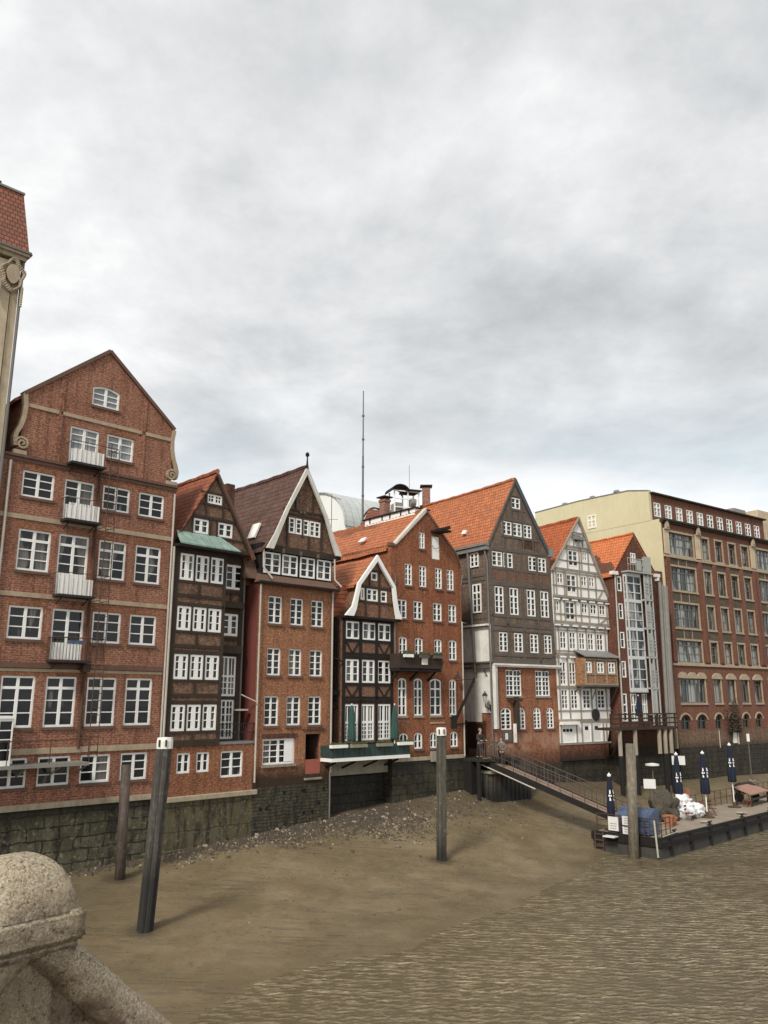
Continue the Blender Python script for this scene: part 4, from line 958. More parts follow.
# ============================================================ H7
def build_h7():
    h = house('H7', 'timber_house', 'white half-timbered house with grey-brown beams, brick bay box and steep orange roof', 'house')
    T = M['timber_taupe']
    hs = []; W = []
    def add(ws, z0, z1, **k):
        for a, b in ws: hs.append(hole(a, b, z0, z1)); W.append((a, b, z0, z1, k))
    add([(.61, 1.27), (1.62, 2.3), (2.67, 3.3), (3.63, 4.29), (4.66, 5.37)], 11.64, 12.87, rows=2, tr=.66)
    add([(.43, 1.08), (1.43, 2.1)], 9.11, 10.7, rows=3, tr=.55)
    add([(.47, 1.15), (1.48, 2.19), (2.75, 3.54), (4.36, 5.18)], 7.43, 8.77, rows=3, tr=.68)
    hs += [hole(.42, 1.75, 5.13, 6.3), hole(2.57, 3.4, 5.15, 6.3), hole(3.65, 4.6, 5.15, 6.3)]
    wall(h, 'wall', [(.1, 5.05), (5.2, 5.05), (5.75, 6.6), (5.95, 13.4), (0, 13.4), (.1, 6.6)], hs, 9, M['infill_white'])
    for a, b, z0, z1, k in W: k = dict(k); win(h, a, b, z0, z1, 2, k.pop('rows'), y=.06, fw=.06, mw=.08, **k)
    b = MB(); b.box(.42, 1.75, .03, .1, 5.13, 6.3)
    g = b.build('garage_door', M['white'], h)
    b = MB()
    for x in (.5, .85, 1.2): b.box(x, x+.26, .01, .03, 5.86, 6.05)
    b.build('door_light', M['void'], g)
    for a, c in ((2.57, 3.4), (3.65, 4.6)):
        g = MB().box(a, c, .03, .1, 5.15, 6.3).build('shutter', M['white'], h)
        b = MB(); b.box(a+.25, a+.6, .01, .03, 5.95, 6.2); b.build('door_light', M['void'], g)
    # upper storeys overhang slightly
    hs = []; W = []
    add([(-.02, .51), (2.94, 3.6), (3.91, 4.64), (4.96, 5.64)], 14.28, 15.05, rows=2)
    add([(1.15, 2.18)], 13.72, 15.05, rows=3)
    add([(.41, 1.07), (3.05, 3.69), (3.94, 4.57)], 16.32, 17.1, rows=2)
    add([(1.44, 2.49)], 15.75, 17.08, rows=3)
    add([(1.75, 2.82)], 17.74, 18.92, rows=3)
    add([(3.33, 3.87)], 18.26, 18.94, rows=2)
    add([(2.55, 3.3)], 19.55, 20.2, rows=2)
    wall(h, 'gable_wall', [(-.12, 13.4), (5.98, 13.4), (6.2, 15.3), (5.2, 17.4), (3.1, 21.3), (.0, 17.4), (-.12, 17.3)], hs, 9, M['infill_white'], y0=-.14)
    for a, b, z0, z1, k in W: k = dict(k); win(h, a, b, z0, z1, 2, k.pop('rows'), y=-.1, fw=.07, mw=.09, **k)
    tb = []
    for z, a, b, w in ((15.4, -.1, 6.15, .26), (15.15, -.1, 6.1, .12), (17.42, 0, 5.2, .26), (17.2, 0, 5.3, .1), (19.2, 1.25, 4.3, .24), (19.0, 1.2, 4.4, .1), (13.55, -.1, 6.0, .26), (14.12, -.1, 6.0, .1), (16.18, -.1, 5.75, .1), (18.1, .5, 4.8, .1), (20.35, 2.4, 3.7, .1), (19.95, 1.9, 4.0, .1)):
        tb.append((a, z, b, z, w))
    for x in (-.02, .62, 1.08, 2.25, 2.85, 3.75, 4.8, 5.8): tb.append((x, 13.5, x, 15.3, .13))
    for x in (.3, 1.15, 1.35, 2.58, 2.95, 3.8, 4.68): tb.append((x, 15.5, x, 17.3, .13))
    for x in (1.62, 2.95, 3.2, 3.98): tb.append((x, 17.5, x, 19.1, .13))
    for x in (2.4, 3.45): tb.append((x, 19.2, x, 20.3, .11))
    tb += [(5.0, 13.65, 5.75, 14.1, .1), (4.9, 15.5, 5.4, 16.1, .1), (0, 13.45, 0, 17.3, .14), (-.05, 17.35, 3.1, 21.35, .2)]
    timbers(h, [(*q[:4], q[4]*.64) for q in tb], T, y0=-.2, y1=-.1)
    tb = []
    for z, w in ((13.2, .22), (11.25, .3), (11.05, .14), (11.5, .1), (8.92, .26), (7.3, .12), (6.6, .36), (5.02, .18), (12.98, .1), (9.0, .1)): tb.append((.05, z, 5.85 if z > 7 else 5.6, z, w))
    for x in (.12, .45, 1.43, 2.46, 3.46, 4.48, 5.6): tb.append((x, 11.2, x, 13.2, .14))
    for x in (.3, 1.25, 2.28): tb.append((x, 9.0, x, 11.2, .2))
    for x in (.32, 1.3, 2.45, 3.68, 4.2, 5.35): tb.append((x, 6.6, x, 8.9, .16))
    for x in (.25, 1.9, 2.45, 3.52, 4.8, 5.15): tb.append((x, 5.05, x, 6.45, .14))
    tb += [(3.7, 8.0, 4.15, 8.7, .09)]
    timbers(h, [(*q[:4], q[4]*.64) for q in tb], T, y0=-.05, y1=.03, name='lower_timbers')
    b = MB()
    for x in (.0, .9, 1.9, 2.9, 3.85, 4.8, 5.7): b.box(x, x+.5, -.22, -.08, 13.25, 13.36); b.box(x-.1, x+.5, -.3, -.18, 15.12, 15.22)
    for x in (.5, 1.5): b.box(x, x+.55, -.15, -.05, 11.0, 11.12)
    build_each(b, 'beam_filler', M['infill_white'], h)
    # dark gallery beams under each jetty
    b = MB(); b.box(-.1, 6.0, -.28, -.14, 15.22, 15.3); build_each(b, 'jetty_beam', M['timber_grey'], h)
    # bay box
    wall(h, 'bay_box', [(2.05, 9.1), (5.62, 9.1), (5.6, 11.0), (2.05, 11.0)], row([(2.1, 2.75), (3.35, 4.1), (4.6, 5.35)], 9.93, 10.72), .95, M['brick_c3'], y0=-.95, reveal=.08)
    for a, c in ((2.1, 2.75), (3.35, 4.1), (4.6, 5.35)): win(h, a, c, 9.93, 10.72, 2, 2, y=-.91, mw=.12)
    tb = [(2.05, 9.15, 5.62, 9.15, .14), (2.05, 9.85, 5.6, 9.85, .1), (2.05, 10.9, 5.6, 10.9, .14)]
    for x in (2.08, 3.05, 4.35, 5.55): tb.append((x, 9.1, x, 10.95, .12))
    timbers(h, [(*q[:4], q[4]*.64) for q in tb], T, y0=-1.0, y1=-.93, name='bay_timbers')
    b = MB(); b.hexa([(1.9, -1.15, 11.05), (5.85, -1.15, 11.05), (5.85, -1.15, 11.12), (1.9, -1.15, 11.12)], [(2.0, .0, 11.55), (5.75, .0, 11.55), (5.75, .0, 11.62), (2.0, .0, 11.62)]); b.build('bay_roof', M['lead'], h)
    MB().box(2.0, 5.65, -1.0, 0, 8.98, 9.1).build('bay_floor', M['timber_grey'], h)
    b = MB(); b.bar3((5.6, -.9, 9.0), (5.75, 0, 7.6), .1, .1); b.bar3((2.1, -.9, 9.0), (2.1, 0, 8.7), .1, .1); b.build('bay_strut', M['timber_grey'], h)
    b = MB(); b.tube((3.97, -.12, 7.0), (3.97, -.04, 7.0), .42, n=24); b.build('round_plaque', M['black'], h)
    # hoist beam sculpture in the gable
    b = MB(); b.box(2.3, 3.4, -.5, -.2, 19.75, 20.0); b.tube((2.8, -.35, 19.3), (2.8, -.35, 20.1), .07); b.box(2.5, 2.9, -.5, -.2, 19.95, 20.2); b.build('gable_hoist', M['lead'], h)
    barge(h, [(-.25, 17.2), (3.1, 21.6)], [.14, .14], -.3, -.16, T, 'verge')
    barge(h, [(3.1, 21.6), (5.15, 17.6), (6.0, 16.0), (6.6, 15.2)], [.22, .22, .22, .26], -.3, -.16, T, 'verge')
    roof(h, [(-.35, 17.0), (3.1, 21.5), (5.1, 17.65), (5.95, 16.05), (6.55, 15.25)], -.16, 10, M['tile_orange2'], .14, ridge=(3.1, 21.5))
    MB().box(.02, 5.3, -.02, 9, 3.9, 5.1).build('brick_plinth', M['brick_g2'], h)
    MB().box(.02, 5.9, .15, 9, -1, 4.0).build('stone_base', M['stone_e'], h)
    b = MB(); b.box(.1, 1.9, -.35, 0, 6.35, 6.55); b.build('awning', M['white'], h)

# ============================================================ H8
def build_h8():
    h = house('H8', 'brick_house', 'dark brown brick house with glazed white oriel and timber deck on posts', 'house')
    hs = []; W = []
    def add(ws, z0, z1, **k):
        for a, b in ws: hs.append(hole(a, b, z0, z1)); W.append((a, b, z0, z1, k))
    add([(.44, .95)], 16.15, 17.28, rows=2); add([(.44, .93)], 14.04, 15.21, rows=2); add([(.4, .9)], 11.85, 13.05, rows=2); add([(.36, .84)], 9.68, 10.88, rows=2)
    add([(4.0, 4.5)], 16.1, 17.6, rows=3); add([(4.0, 4.5)], 13.6, 15.2, rows=3); add([(4.0, 4.5)], 11.2, 12.8, rows=3); add([(4.0, 4.5)], 8.7, 10.2, rows=3)
    add([(.2, .7)], 6.5, 8.5, rows=2, tr=.6); add([(1.15, 1.85)], 6.5, 8.5, rows=2, tr=.6); add([(2.5, 3.1)], 6.5, 8.5, rows=2, tr=.6)
    add([(2.25, 2.9)], 18.5, 19.3, rows=2)
    wall(h, 'wall', [(0, 4.0), (4.95, 4.0), (5.1, 18.0), (2.74, 20.7), (.0, 17.6)], hs, 10, M['brick_g3'])
    for a, b, z0, z1, k in W: k = dict(k); win(h, a, b, z0, z1, 1 if a > 3.9 or a < .5 else 2, k.pop('rows'), cas=1 if a < .5 or a > 3.9 else 2, y=.05, fw=.08, **k)
    roof(h, [(-.2, 17.35), (2.74, 20.85), (5.25, 17.8)], -.05, 10, M['tile_bright'], .14, ridge=(2.74, 20.85))
    barge(h, [(2.74, 20.95), (5.25, 17.9)], [.12, .12], -.12, 0, M['coping'], 'verge')
    # oriel of glass and white steel
    b = MB(); y0, y1 = -.32, -.0
    lev = [8.75, 11.08, 11.2, 13.1, 13.38, 15.35, 15.5, 17.45]
    x0, x1 = 1.2, 2.88
    for x in (x0, (x0+x1)/2, x1): b.box(x-.05, x+.05, y0, y0+.1, 8.72, 17.5)
    for x in (x0, x1): b.box(x-.065, x+.065, -.1, .0, 8.72, 17.5)
    for z in (8.8, 9.55, 10.3, 11.15, 11.8, 12.45, 13.3, 14.0, 14.65, 15.45, 16.1, 16.8, 17.45):
        w = .12 if z in (8.8, 11.15, 13.3, 15.45, 17.45) else .035
        b.box(x0, x1, y0-.01, y0+.09, z-w, z+w)
        b.box(x0-.055, x0+.05, y0, 0, z-w, z+w); b.box(x1-.05, x1+.055, y0, 0, z-w, z+w)
    b.box(x0-.05, x1+.05, y0, 0, 17.5, 17.6); b.box(x0-.05, x1+.05, y0, 0, 8.6, 8.72)
    o = b.build('oriel', M['oriel_paint'], h)
    b = MB(); b.box(x0, x1, y0+.04, -.02, 8.75, 17.45); b.build('pane', M['glass_oriel'], o)
    # roof terrace over the oriel and side fire balconies
    b = MB(); railing(b, [(1.1, -.6, 17.75), (3.9, -.6, 17.75), (3.9, 0, 17.75)], .95, .022, .3, (1., .5)); b.box(1.0, 4.0, -.7, 0, 17.62, 17.72); b.build('top_balcony', M['steel_pale'], h)
    b = MB(); b.box(2.1, 2.7, -.65, -.62, 17.8, 18.6); b.box(3.0, 3.9, -.65, -.62, 17.75, 19.0); build_each(b, 'balcony_screen', M['lead_pale'], h)
    b = MB()
    for z in (7.0, 8.9, 11.2, 13.4, 15.6): b.box(2.98, 3.95, -.6, 0, z-.06, z+.06)
    for x in (3.02, 3.5, 3.92): b.box(x-.04, x+.04, -.6, -.52, 6.2, 18.9)
    for z in (9.2, 11.5, 13.7, 15.9):
        for k in (.25, .5, .75, 1.0): b.box(2.98, 3.95, -.6, -.57, z+k-.02, z+k+.02)
    b.build('fire_balconies', M['steel_pale'], h)
    b = MB()
    for z in (7.1, 9.0, 11.3, 13.5, 15.7): b.box(3.04, 3.42, -.55, -.52, z, z+1.75)
    build_each(b, 'balcony_panel', M['lead_pale'], h)
    b = MB(); b.box(3.5, 3.9, -.4, -.38, 7, 17.6); b.build('stair_glass', M['glass_pale'], h)
    MB().box(-.28, .35, -.25, .1, 17.35, 17.62).build('eaves_box', M['whitewall'], h)
    pipe(h, [(.12, -.1, 17.3), (.05, -.1, 12), (.0, -.1, 6.5)], .06, M['pipe_light'])
    # deck
    b = MB(); b.box(-3.0, 4.75, -1.4, 0, 5.95, 6.12); dk = b.build('deck', M['timber_dark'], h)
    b = MB()
    for x in [-2.95+i*1.06 for i in range(8)]: b.box(x-.05, x+.05, -1.4, -1.3, 6.1, 7.1)
    for z in (6.4, 6.75, 7.05): b.box(-3.0, 4.75, -1.38, -1.32, z-.05, z+.05)
    b.build('railing', M['timber_dark2'], dk)
    for x in (-1.9, -.2, 3.2, 4.0): 
        q = MB().tube((x, -1.2, 0), (x, -1.2, 4.2), .16, n=10); q.build('post', M['timber_black'], dk)
    for x in (-1.9, -.2, 2.6, 3.3, 4.0):
        MB().tube((x, -1.2, 4.2), (x+.03, -1.2, 5.95), .15, n=10).build('post_top', M['post_pale'], dk)
    MB().box(-.5, 6.4, .05, 9, -1, 4.1).build('stone_base', M['stone_e'], h)
    # shaft and pipes beside the office
    b = MB(); b.tube((5.35, -.3, 17.2), (5.0, -.3, 6.1), .13, n=10); b.tube((5.95, -.3, 16.9), (5.6, -.3, 6.1), .24, n=12); b.tube((5.62, -.35, 17.0), (5.3, -.35, 6.1), .09, n=8); b.build('flue_pipe', M['shaft'], h)
    b = MB().box(4.9, 6.5, .2, 9, 4, 18.2); b.build('side_block', M['brick_g3'], h)
    b = MB(); b.box(5.0, 5.5, -.3, .3, 17.6, 17.85); b.box(5.15, 5.35, -.3, 0, 17.3, 17.6); b.build('rain_hopper', M['whitewall'], h)
    f = parasol('parasol', tuple(world('H8', 1.0, -.8, 6.12)), 2.2, .2, .35, 'navy', 'small closed navy parasol on the timber deck of the dark brick house', None, base=True)

# ============================================================ office block
def build_of():
    h = house('OF', 'office_building', 'long red brick office block with cream stone trim, large windows and pale yellow side wall', 'office building', None)
    if 'group' in h: del h['group']
    L = 31.0
    units = []      # (a, b, triple)
    base = [(2.0, 5.5, 3), (6.85, 7.85, 1), (8.95, 10.0, 1), (11.08, 12.12, 1), (13.2, 14.3, 1)]
    for k in range(2):
        for a, b, t in base: units.append((a+13.75*k, b+13.75*k, t))
    floors = [(20.0, 21.88), (16.98, 18.95), (13.9, 15.88), (11.05, 12.83)]
    hs = []; W = []
    def add(a, b, z0, z1, **k): hs.append(hole(a, b, z0, z1, k.get('arch', 0))); W.append((a, b, z0, z1, k))
    for z0, z1 in floors:
        for a, b, t in units: add(a, b, z0, z1, cas=3 if t == 3 else 1, cols=6 if t == 3 else 2, rows=2, tr=.78, gl='glass_office', mat='frame_grey')
    for a, b, t in units: add(a, b, 7.8, 9.75, cas=3 if t == 3 else 1, cols=6 if t == 3 else 2, rows=1, tr=.8, gl='glass_office', mat='frame_grey')
    low = [(1.75, 3.15), (4.0, 5.45), (6.66, 7.7), (8.7, 9.75), (10.85, 11.9), (12.95, 14.0)]
    for k in range(2):
        for a, b in low: add(a+13.75*k, b+13.75*k, 5.68, 6.85, arch=.45, cas=2, cols=2, rows=1, tr=.6, mat='frame_dark', gl='glass')
    wall(h, 'wall', [(1.2, 4.35), (L, 4.35), (L, 22.75), (1.2, 22.75)], hs, 14, M['brick_h'], reveal=.3)
    for a, b, z0, z1, k in W: k = dict(k); win(h, a, b, z0, z1, k.pop('cols'), k.pop('rows'), y=.2, fw=.08, mw=.09, **k)
    # stone surrounds
    b = MB()
    for z0, z1 in floors:
        for a, c, t in units:
            b.cut(); b.box(a-.12, c+.16, -.07, .02, z1, z1+.16); b.box(a-.12, c+.2, -.1, .02, z0-.16, z0); b.box(c, c+.17, -.05, .28, z0, z1)
            b.box(a-.1, a, -.04, .02, z0, z1)
    for a, c, t in units:
        b.cut(); b.box(a-.05, c+.2, -.1, .02, 7.66, 7.8); b.box(c, c+.17, -.05, .28, 7.8, 9.75)
    build_each(b, 'stone_surround', M['sand'], h)
    b = MB()
    for a, c, t in units:
        n = 3 if t == 3 else 1; b.cut()
        for i in range(n):
            x0 = a-.2+(c-a+.4)*i/n; x1 = a-.2+(c-a+.4)*(i+1)/n
            b.poly(hole(x0, x1, 9.77, 10.28, .36), -.14-.003*i, .02)
    for k in range(2):
        for a, c in low:
            b.cut(); o = hole(a-.12, c+.12, 5.7, 6.98, .52)[2:]
            for p, q in zip(o, o[1:]): b.beam(p[0], p[1], q[0], q[1], .13, -.06, .01) if False else b.beam(p[0]+13.75*k, p[1], q[0]+13.75*k, q[1], .13, -.06, .01)
    build_each(b, 'stone_arch', M['sand'], h)
    # spandrels
    b = MB(); q = MB()
    for (z0, z1), (zz0, zz1) in zip(floors[:-1], floors[1:]):
        for a, c, t in units:
            b.box(a-.1, c+.1, -.015, .02, zz1+.17, z0-.17)
            n = 3 if t == 3 else 1
            for i in range(1, n): x = a+(c-a)*i/n; q.box(x-.04, x+.04, -.03, .0, zz1+.17, z0-.17)
    build_each(b, 'spandrel', M['spandrel'], h); build_each(q, 'spandrel_rib', M['sand'], h)
    # piers
    b = MB()
    xs = [1.6, 6.2, 8.42, 10.55, 12.7, 14.95]
    for k in range(2):
        for x in xs: b.box(x-.26+13.75*k, x+.26+13.75*k, -.12, .01, 11.1, 19.8)
    build_each(b, 'pier', M['brick_h'], h)
    b = MB()
    for x in (1.65, 6.2, 15.05, 19.95, 28.8): b.box(x-.33, x+.33, -.12, .02, 19.95, 22.1)
    build_each(b, 'stone_pilaster', M['sand2'], h)
    b = MB()
    for x in (1.65, 6.2, 15.05, 19.95):
        b.cut(); b.poly([(x-.3, 22.0), (x+.3, 22.0), (x+.22, 22.5), (x, 22.85), (x-.22, 22.5)], -.3, -.12); b.tube((x, -.35, 22.3), (x, -.12, 22.3), .17, n=10)
    build_each(b, 'pilaster_ornament', M['ledge'], h, .03)
    b = MB(); b.box(1.15, L, -.14, .02, 19.68, 19.85); b.box(1.15, L, -.12, .02, 10.78, 10.95); b.build('string_course', M['sand'], h)
    b = MB(); b.box(1.1, L, -.35, .1, 22.76, 22.92); b.box(1.1, L, -.2, .1, 22.6, 22.75); b.build('cornice', M['timber_dark'], h)
    # attic storey, set back
    aw = [(1.75+1.597*i, 2.73+1.597*i) for i in range(11)]
    wall(h, 'attic_wall', [(1.42, 22.7), (19.5, 22.7), (19.5, 25.3), (1.42, 25.3)], row(aw, 23.38, 24.6), 8, M['brick_h'], y0=1.0)
    for i, (a, c) in enumerate(aw): win(h, a, c, 23.38, 24.6, 2, 2, tr=.65, y=1.06, fw=.08, gl='glass_pale' if i < 5 else 'glass')
    MB().box(1.3, 19.7, .7, 9.2, 25.3, 25.42).build('attic_roof', M['timber_dark'], h)
    MB().box(1.2, L, .1, 14, 22.4, 22.74).build('flat_roof', M['lead'], h)
    # pale yellow party wall
    b = MB(); b.box(1.12, 1.2, .02, 14, 4.3, 22.9); 
    pr = [(.98, 25.5), (3, 25.9), (8.5, 26.05), (14, 25.95)]
    for (ya, za), (yb, zb) in zip(pr, pr[1:]): b.hexa([(1.1, ya, 22.9), (1.42, ya, 22.9), (1.42, yb, 22.9), (1.1, yb, 22.9)], [(1.1, ya, za), (1.42, ya, za), (1.42, yb, zb), (1.1, yb, zb)])
    b.build('party_wall', M['yellow'], h)
    b = MB()
    for (ya, za), (yb, zb) in zip(pr, pr[1:]): b.hexa([(1.05, ya, za), (1.5, ya, za), (1.5, yb, zb), (1.05, yb, zb)], [(1.05, ya, za+.08), (1.5, ya, za+.08), (1.5, yb, zb+.08), (1.05, yb, zb+.08)])
    b.build('parapet_flashing', M['lead'], h)
    w = win(h, 0, .95, 0, 1.2, 2, 2, tr=.6, y=0); w.location = (1.09, 7.6, 23.25); w.rotation_euler = (0, 0, R(-90))
    for y in (4.6, 7.3, 10.6):
        q = MB().lathe([(.18, 0), (.18, .35), (.3, .4), (.3, .5), (.2, .62), (0, .64)], (1.6, y, 25.75), 10); q.build('roof_vent', M['lead'], h)
    MB().box(17.2, 19.4, 3, 6, 25.4, 26.2).build('roof_plant', M['lead_pale'], h)
    # ground floor: tan stained zone, stone base
    hz = []
    b = MB(); b.box(1.22, L, -.03, .01, 4.3, 5.6); b.build('stained_plinth', M['brick_i'], h)
    MB().box(1.2, L, -.08, 10, -1, 4.32).build('stone_base', M['stone_e'], h)
    b = MB(); b.box(8.95, 9.5, -.12, 0, 4.5, 5.65); b.build('meter_cabinet', M['board'], h)
    b = MB(); b.tube((9.62, -.15, 4.4), (9.62, -.15, 6.6), .05); b.tube((6.9, -.08, 4.2), (6.9, -.08, 5.6), .04); build_each(b, 'service_pipe', M['pipe_light'], h)
    # creeper
    random.seed(12); b = MB()
    for i in range(900):
        t = random.random(); x = 7.9+random.gauss(.9, .45)+t*.6; z = 5.4+abs(random.gauss(0, .9)); p = Vector((x, -.12-random.random()*.3, min(z, 8.0)))
        a = Vector((random.uniform(-1, 1), random.uniform(-1, 1), random.uniform(-1, 1))).normalized()*.1; c = a.orthogonal().normalized()*.06
        b.add([p-a, p+c, p+a, p-c], [(0, 1, 2, 3)])
    for i in range(5):
        p = Vector((8.4+.1*i, -.1, 4.6)); 
        for k in range(8):
            q2 = p+Vector((random.uniform(-.1, .35), random.uniform(-.05, .02), .45)); b.tube(p, q2, .03-.002*k, n=5); p = q2
    o = b.build('climbing_plant', M['creeper'], None); o.parent = None
    o.matrix_world = Matrix.Translation(tuple(world('OF', 0, 0, 0))) @ Matrix.Rotation(R(90-53.3), 4, 'Z')
    tag(o, 'dark straggly creeper climbing the red office wall above the white cabinet', 'plant')

# ============================================================ background buildings
def build_back():
    o = empty('barrel_roof_building', (-5.9, 78, 0), R(-50)); tag(o, 'pale building with white arched gables and grey barrel metal roof behind the orange tiles', 'building')
    b = MB(); pts = [(-3.6, 18), (5.2, 18), (5.2, 24.2)]+[(-.9+4.5*math.cos(t)*1.0, 24.2+3.6*math.sin(t)) for t in [i*math.pi/24 for i in range(1, 24)]]+[(-5.4, 24.2), (-5.4, 18)]
    pts = [(3.6, 18)]+[(-.9+4.5*math.cos(i*math.pi/24), 24.0+3.9*math.sin(i*math.pi/24)) for i in range(25)]+[(-5.4, 18)]
    b.poly(pts, 0, .4); b.build('arched_gable', M['whitewall2'], o)
    b = MB(); n = 24
    arc = [(-.9+4.62*math.cos(i*math.pi/n), 24.0+4.02*math.sin(i*math.pi/n)) for i in range(n+1)]
    inn = [(-.9+4.5*math.cos(i*math.pi/n), 24.0+3.9*math.sin(i*math.pi/n)) for i in range(n+1)]
    b.poly(arc+inn[::-1], -.2, 26); b.build('barrel_roof', M['seam'], o)
    MB().box(-5.4, 3.6, .4, 26, 0, 24).build('wall', M['whitewall2'], o)
    # smaller arched dormer
    o2 = empty('arched_dormer', (-1.0, 70, 0), R(-50)); tag(o2, 'small white arched gable between the mast and the brick chimney', 'building')
    pts = [(1.5, 19)]+[(1.5*math.cos(i*math.pi/16), 22.8+1.6*math.sin(i*math.pi/16)) for i in range(17)]+[(-1.5, 19)]
    MB().poly(pts, 0, 5).build('arched_gable', M['whitewall2'], o2)
    arc = [(1.6*math.cos(i*math.pi/16), 22.8+1.7*math.sin(i*math.pi/16)) for i in range(17)]; inn = [(1.51*math.cos(i*math.pi/16), 22.8+1.61*math.sin(i*math.pi/16)) for i in range(17)]
    MB().poly(arc+inn[::-1], -.08, 5).build('roof_edge', M['timber_black'], o2)
    # mast
    o = empty('antenna_mast', (-1.76, 66, 18)); tag(o, 'tall thin antenna mast rising above the orange roofs', 'antenna')
    b = MB(); b.tube((0, 0, 0), (0, 0, 10), .10, .08); b.tube((0, 0, 10), (0, 0, 15.8), .065, .045); b.build('pole', M['pipe_grey'], o)
    b = MB()
    for z in (6.5, 9, 11.4, 13.5): b.tube((0, 0, z), (0, 0, z+.12), .12)
    b.build('collar', M['pipe_grey'], o)
    o = empty('television_aerial', (-4.2, 64, 20)); tag(o, 'small television aerial with crossbars left of the tall mast', 'antenna')
    b = MB(); b.tube((0, 0, -1), (0, 0, 4.2), .03, n=6); b.build('pole', M['pipe_grey'], o)
    b = MB(); b.tube((-1.0, 0, 4.25), (.8, 0, 3.75), .022, n=5)
    for i in range(6): x = -.9+i*.3; z = 4.22-.28*(i*.3); b.tube((x, -.35, z), (x, .35, z), .014, n=4)
    b.tube((-.5, 0, 2.1), (.5, 0, 2.1), .02, n=5); b.build('crossbar', M['pipe_grey'], o)
    # roof top plant hood
    o = empty('rooftop_hood', (1.6, 64, 22.2), R(20)); tag(o, 'white rooftop steel frame with dark curved hood between the two chimneys', 'rooftop structure')
    b = MB()
    for x in (-.8, .35, 1.3):
        for y in (0, 1.2): b.box(x-.05, x+.05, y-.05, y+.05, 0, 2.3 if x < 1 else 2.2)
    for z in (.9, 1.6, 2.25): b.box(-.85, 1.35, -.04, .04, z-.04, z+.04)
    b.build('frame', M['white'], o)
    b = MB(); arc = [(-.35+.75*math.cos(i*math.pi/10), 2.2+.55*math.sin(i*math.pi/10)) for i in range(11)]; inn = [(-.35+.67*math.cos(i*math.pi/10), 2.2+.47*math.sin(i*math.pi/10)) for i in range(11)]
    b.poly(arc+inn[::-1], -.3, 1.5); b.box(.1, 1.45, -.3, 1.4, 2.28, 2.38); b.build('hood', M['timber_black'], o)
    b = MB(); b.box(-.7, -.1, .1, 1.1, .5, 1.3); b.tube((.55, .1, 1.35), (1.0, .1, 1.35), .35, n=14); b.box(-.9, 1.4, -.1, 1.3, .35, .5); b.build('machinery', M['lead'], o)
    b = MB(); b.tube((.6, .3, 2.4), (.6, .3, 4.6), .02, n=5); b.build('rod', M['pipe_grey'], o)
    o = empty('brick_chimney', (3.5, 66, 21)); tag(o, 'slender brick chimney with black cap right of the rooftop hood', 'chimney')
    MB().box(-.32, .32, -.3, .3, 0, 4.2).build('stack', M['chimney'], o); MB().box(-.55, .85, -.5, .5, 0, 2.6).build('shoulder', M['chimney'], o)
    MB().box(-.5, .5, -.45, .45, 4.3, 4.4).build('cap', M['black'], o); MB().tube((0, 0, 4.2), (0, 0, 4.3), .2).build('flue', M['black'], o)
    o = empty('grey_building', tuple(world('OF', 22.5, 3, 0)), R(90-53.3)); tag(o, 'grey and beige building rising behind the right end of the office block', 'building')
    MB().box(0, 9, 0, 9, 0, 27.2).build('wall', M['sand2'], o); MB().box(-3.5, 0, .5, 8, 22, 26.6).build('roof_block', M['lead_pale'], o); MB().box(-2.8, -.6, 1, 3, 26.6, 27.2).build('roof_plant', M['lead'], o)
# ------------------------------------------------------------------ extra materials
def tiles2(name, c1, c2, dark, moss, rh=.22, cw=.22):
    t = NT(name); x, y, z = t.sep(t.obj()); v = t.comb(x, z, 0)
    b = t.n('ShaderNodeTexBrick'); t.l(v, b.inputs['Vector']); b.offset = .5
    b.inputs['Color1'].default_value = (*c1, 1); b.inputs['Color2'].default_value = (*c2, 1); b.inputs['Mortar'].default_value = (*dark, 1)
    b.inputs['Scale'].default_value = 1; b.inputs['Mortar Size'].default_value = .022; b.inputs['Mortar Smooth'].default_value = .3
    b.inputs['Brick Width'].default_value = cw; b.inputs['Row Height'].default_value = rh
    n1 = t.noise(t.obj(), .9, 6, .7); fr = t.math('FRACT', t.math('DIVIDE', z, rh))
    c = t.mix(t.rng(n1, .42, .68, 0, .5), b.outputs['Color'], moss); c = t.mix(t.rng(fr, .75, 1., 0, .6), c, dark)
    return t.out(c, .8, t.math('MULTIPLY', fr, -1.), .8, .06, .25)
M['tile_front'] = tiles2('mansard_tiles_red', (.33, .12, .075), (.24, .09, .055), (.06, .035, .028), (.13, .08, .06))
M['tile_front_red'] = tiles2('front_tiles_red', (.30, .11, .065), (.22, .08, .05), (.07, .035, .027), (.13, .07, .052))
M['tile_orange2'] = tiles('roof_tiles_deep_orange', (0.511, 0.136, 0.043), (0.394, 0.103, 0.034), (0.128, 0.043, 0.021), (.20, .075, .045))
M['white_barge'] = paint('weathered_white_board', (.66, .64, .58), .65, .35, (.34, .31, .26), 2)
M['render_red_light'] = paint('red_panel', (.36, .11, .08), .8, .3, (.22, .08, .06))
M['brick_c2'] = brick('brick_warm_infill', (0.243, 0.117, 0.072), (0.180, 0.081, 0.052), (0.171, 0.117, 0.081), dirt=(.11, .07, .045), dirt_amt=.35)
M['brick_c3'] = brick('brick_ochre_infill', (.36, .17, .08), (.28, .125, .06), (.24, .16, .1), dirt=(.2, .11, .06), dirt_amt=.3)
M['stone_e2'] = stone('quay_wall_recess', (.03, .027, .021), (.02, .018, .015), (.008, .007, .006), 1.1, .5, algae=(.03, .028, .016))
M['brick_g2'] = brick('brick_plinth_red', (.24, .085, .05), (.17, .06, .038), (.12, .07, .05), dirt=(.06, .03, .022), dirt_amt=.5, wet=(4.0, 4.8))
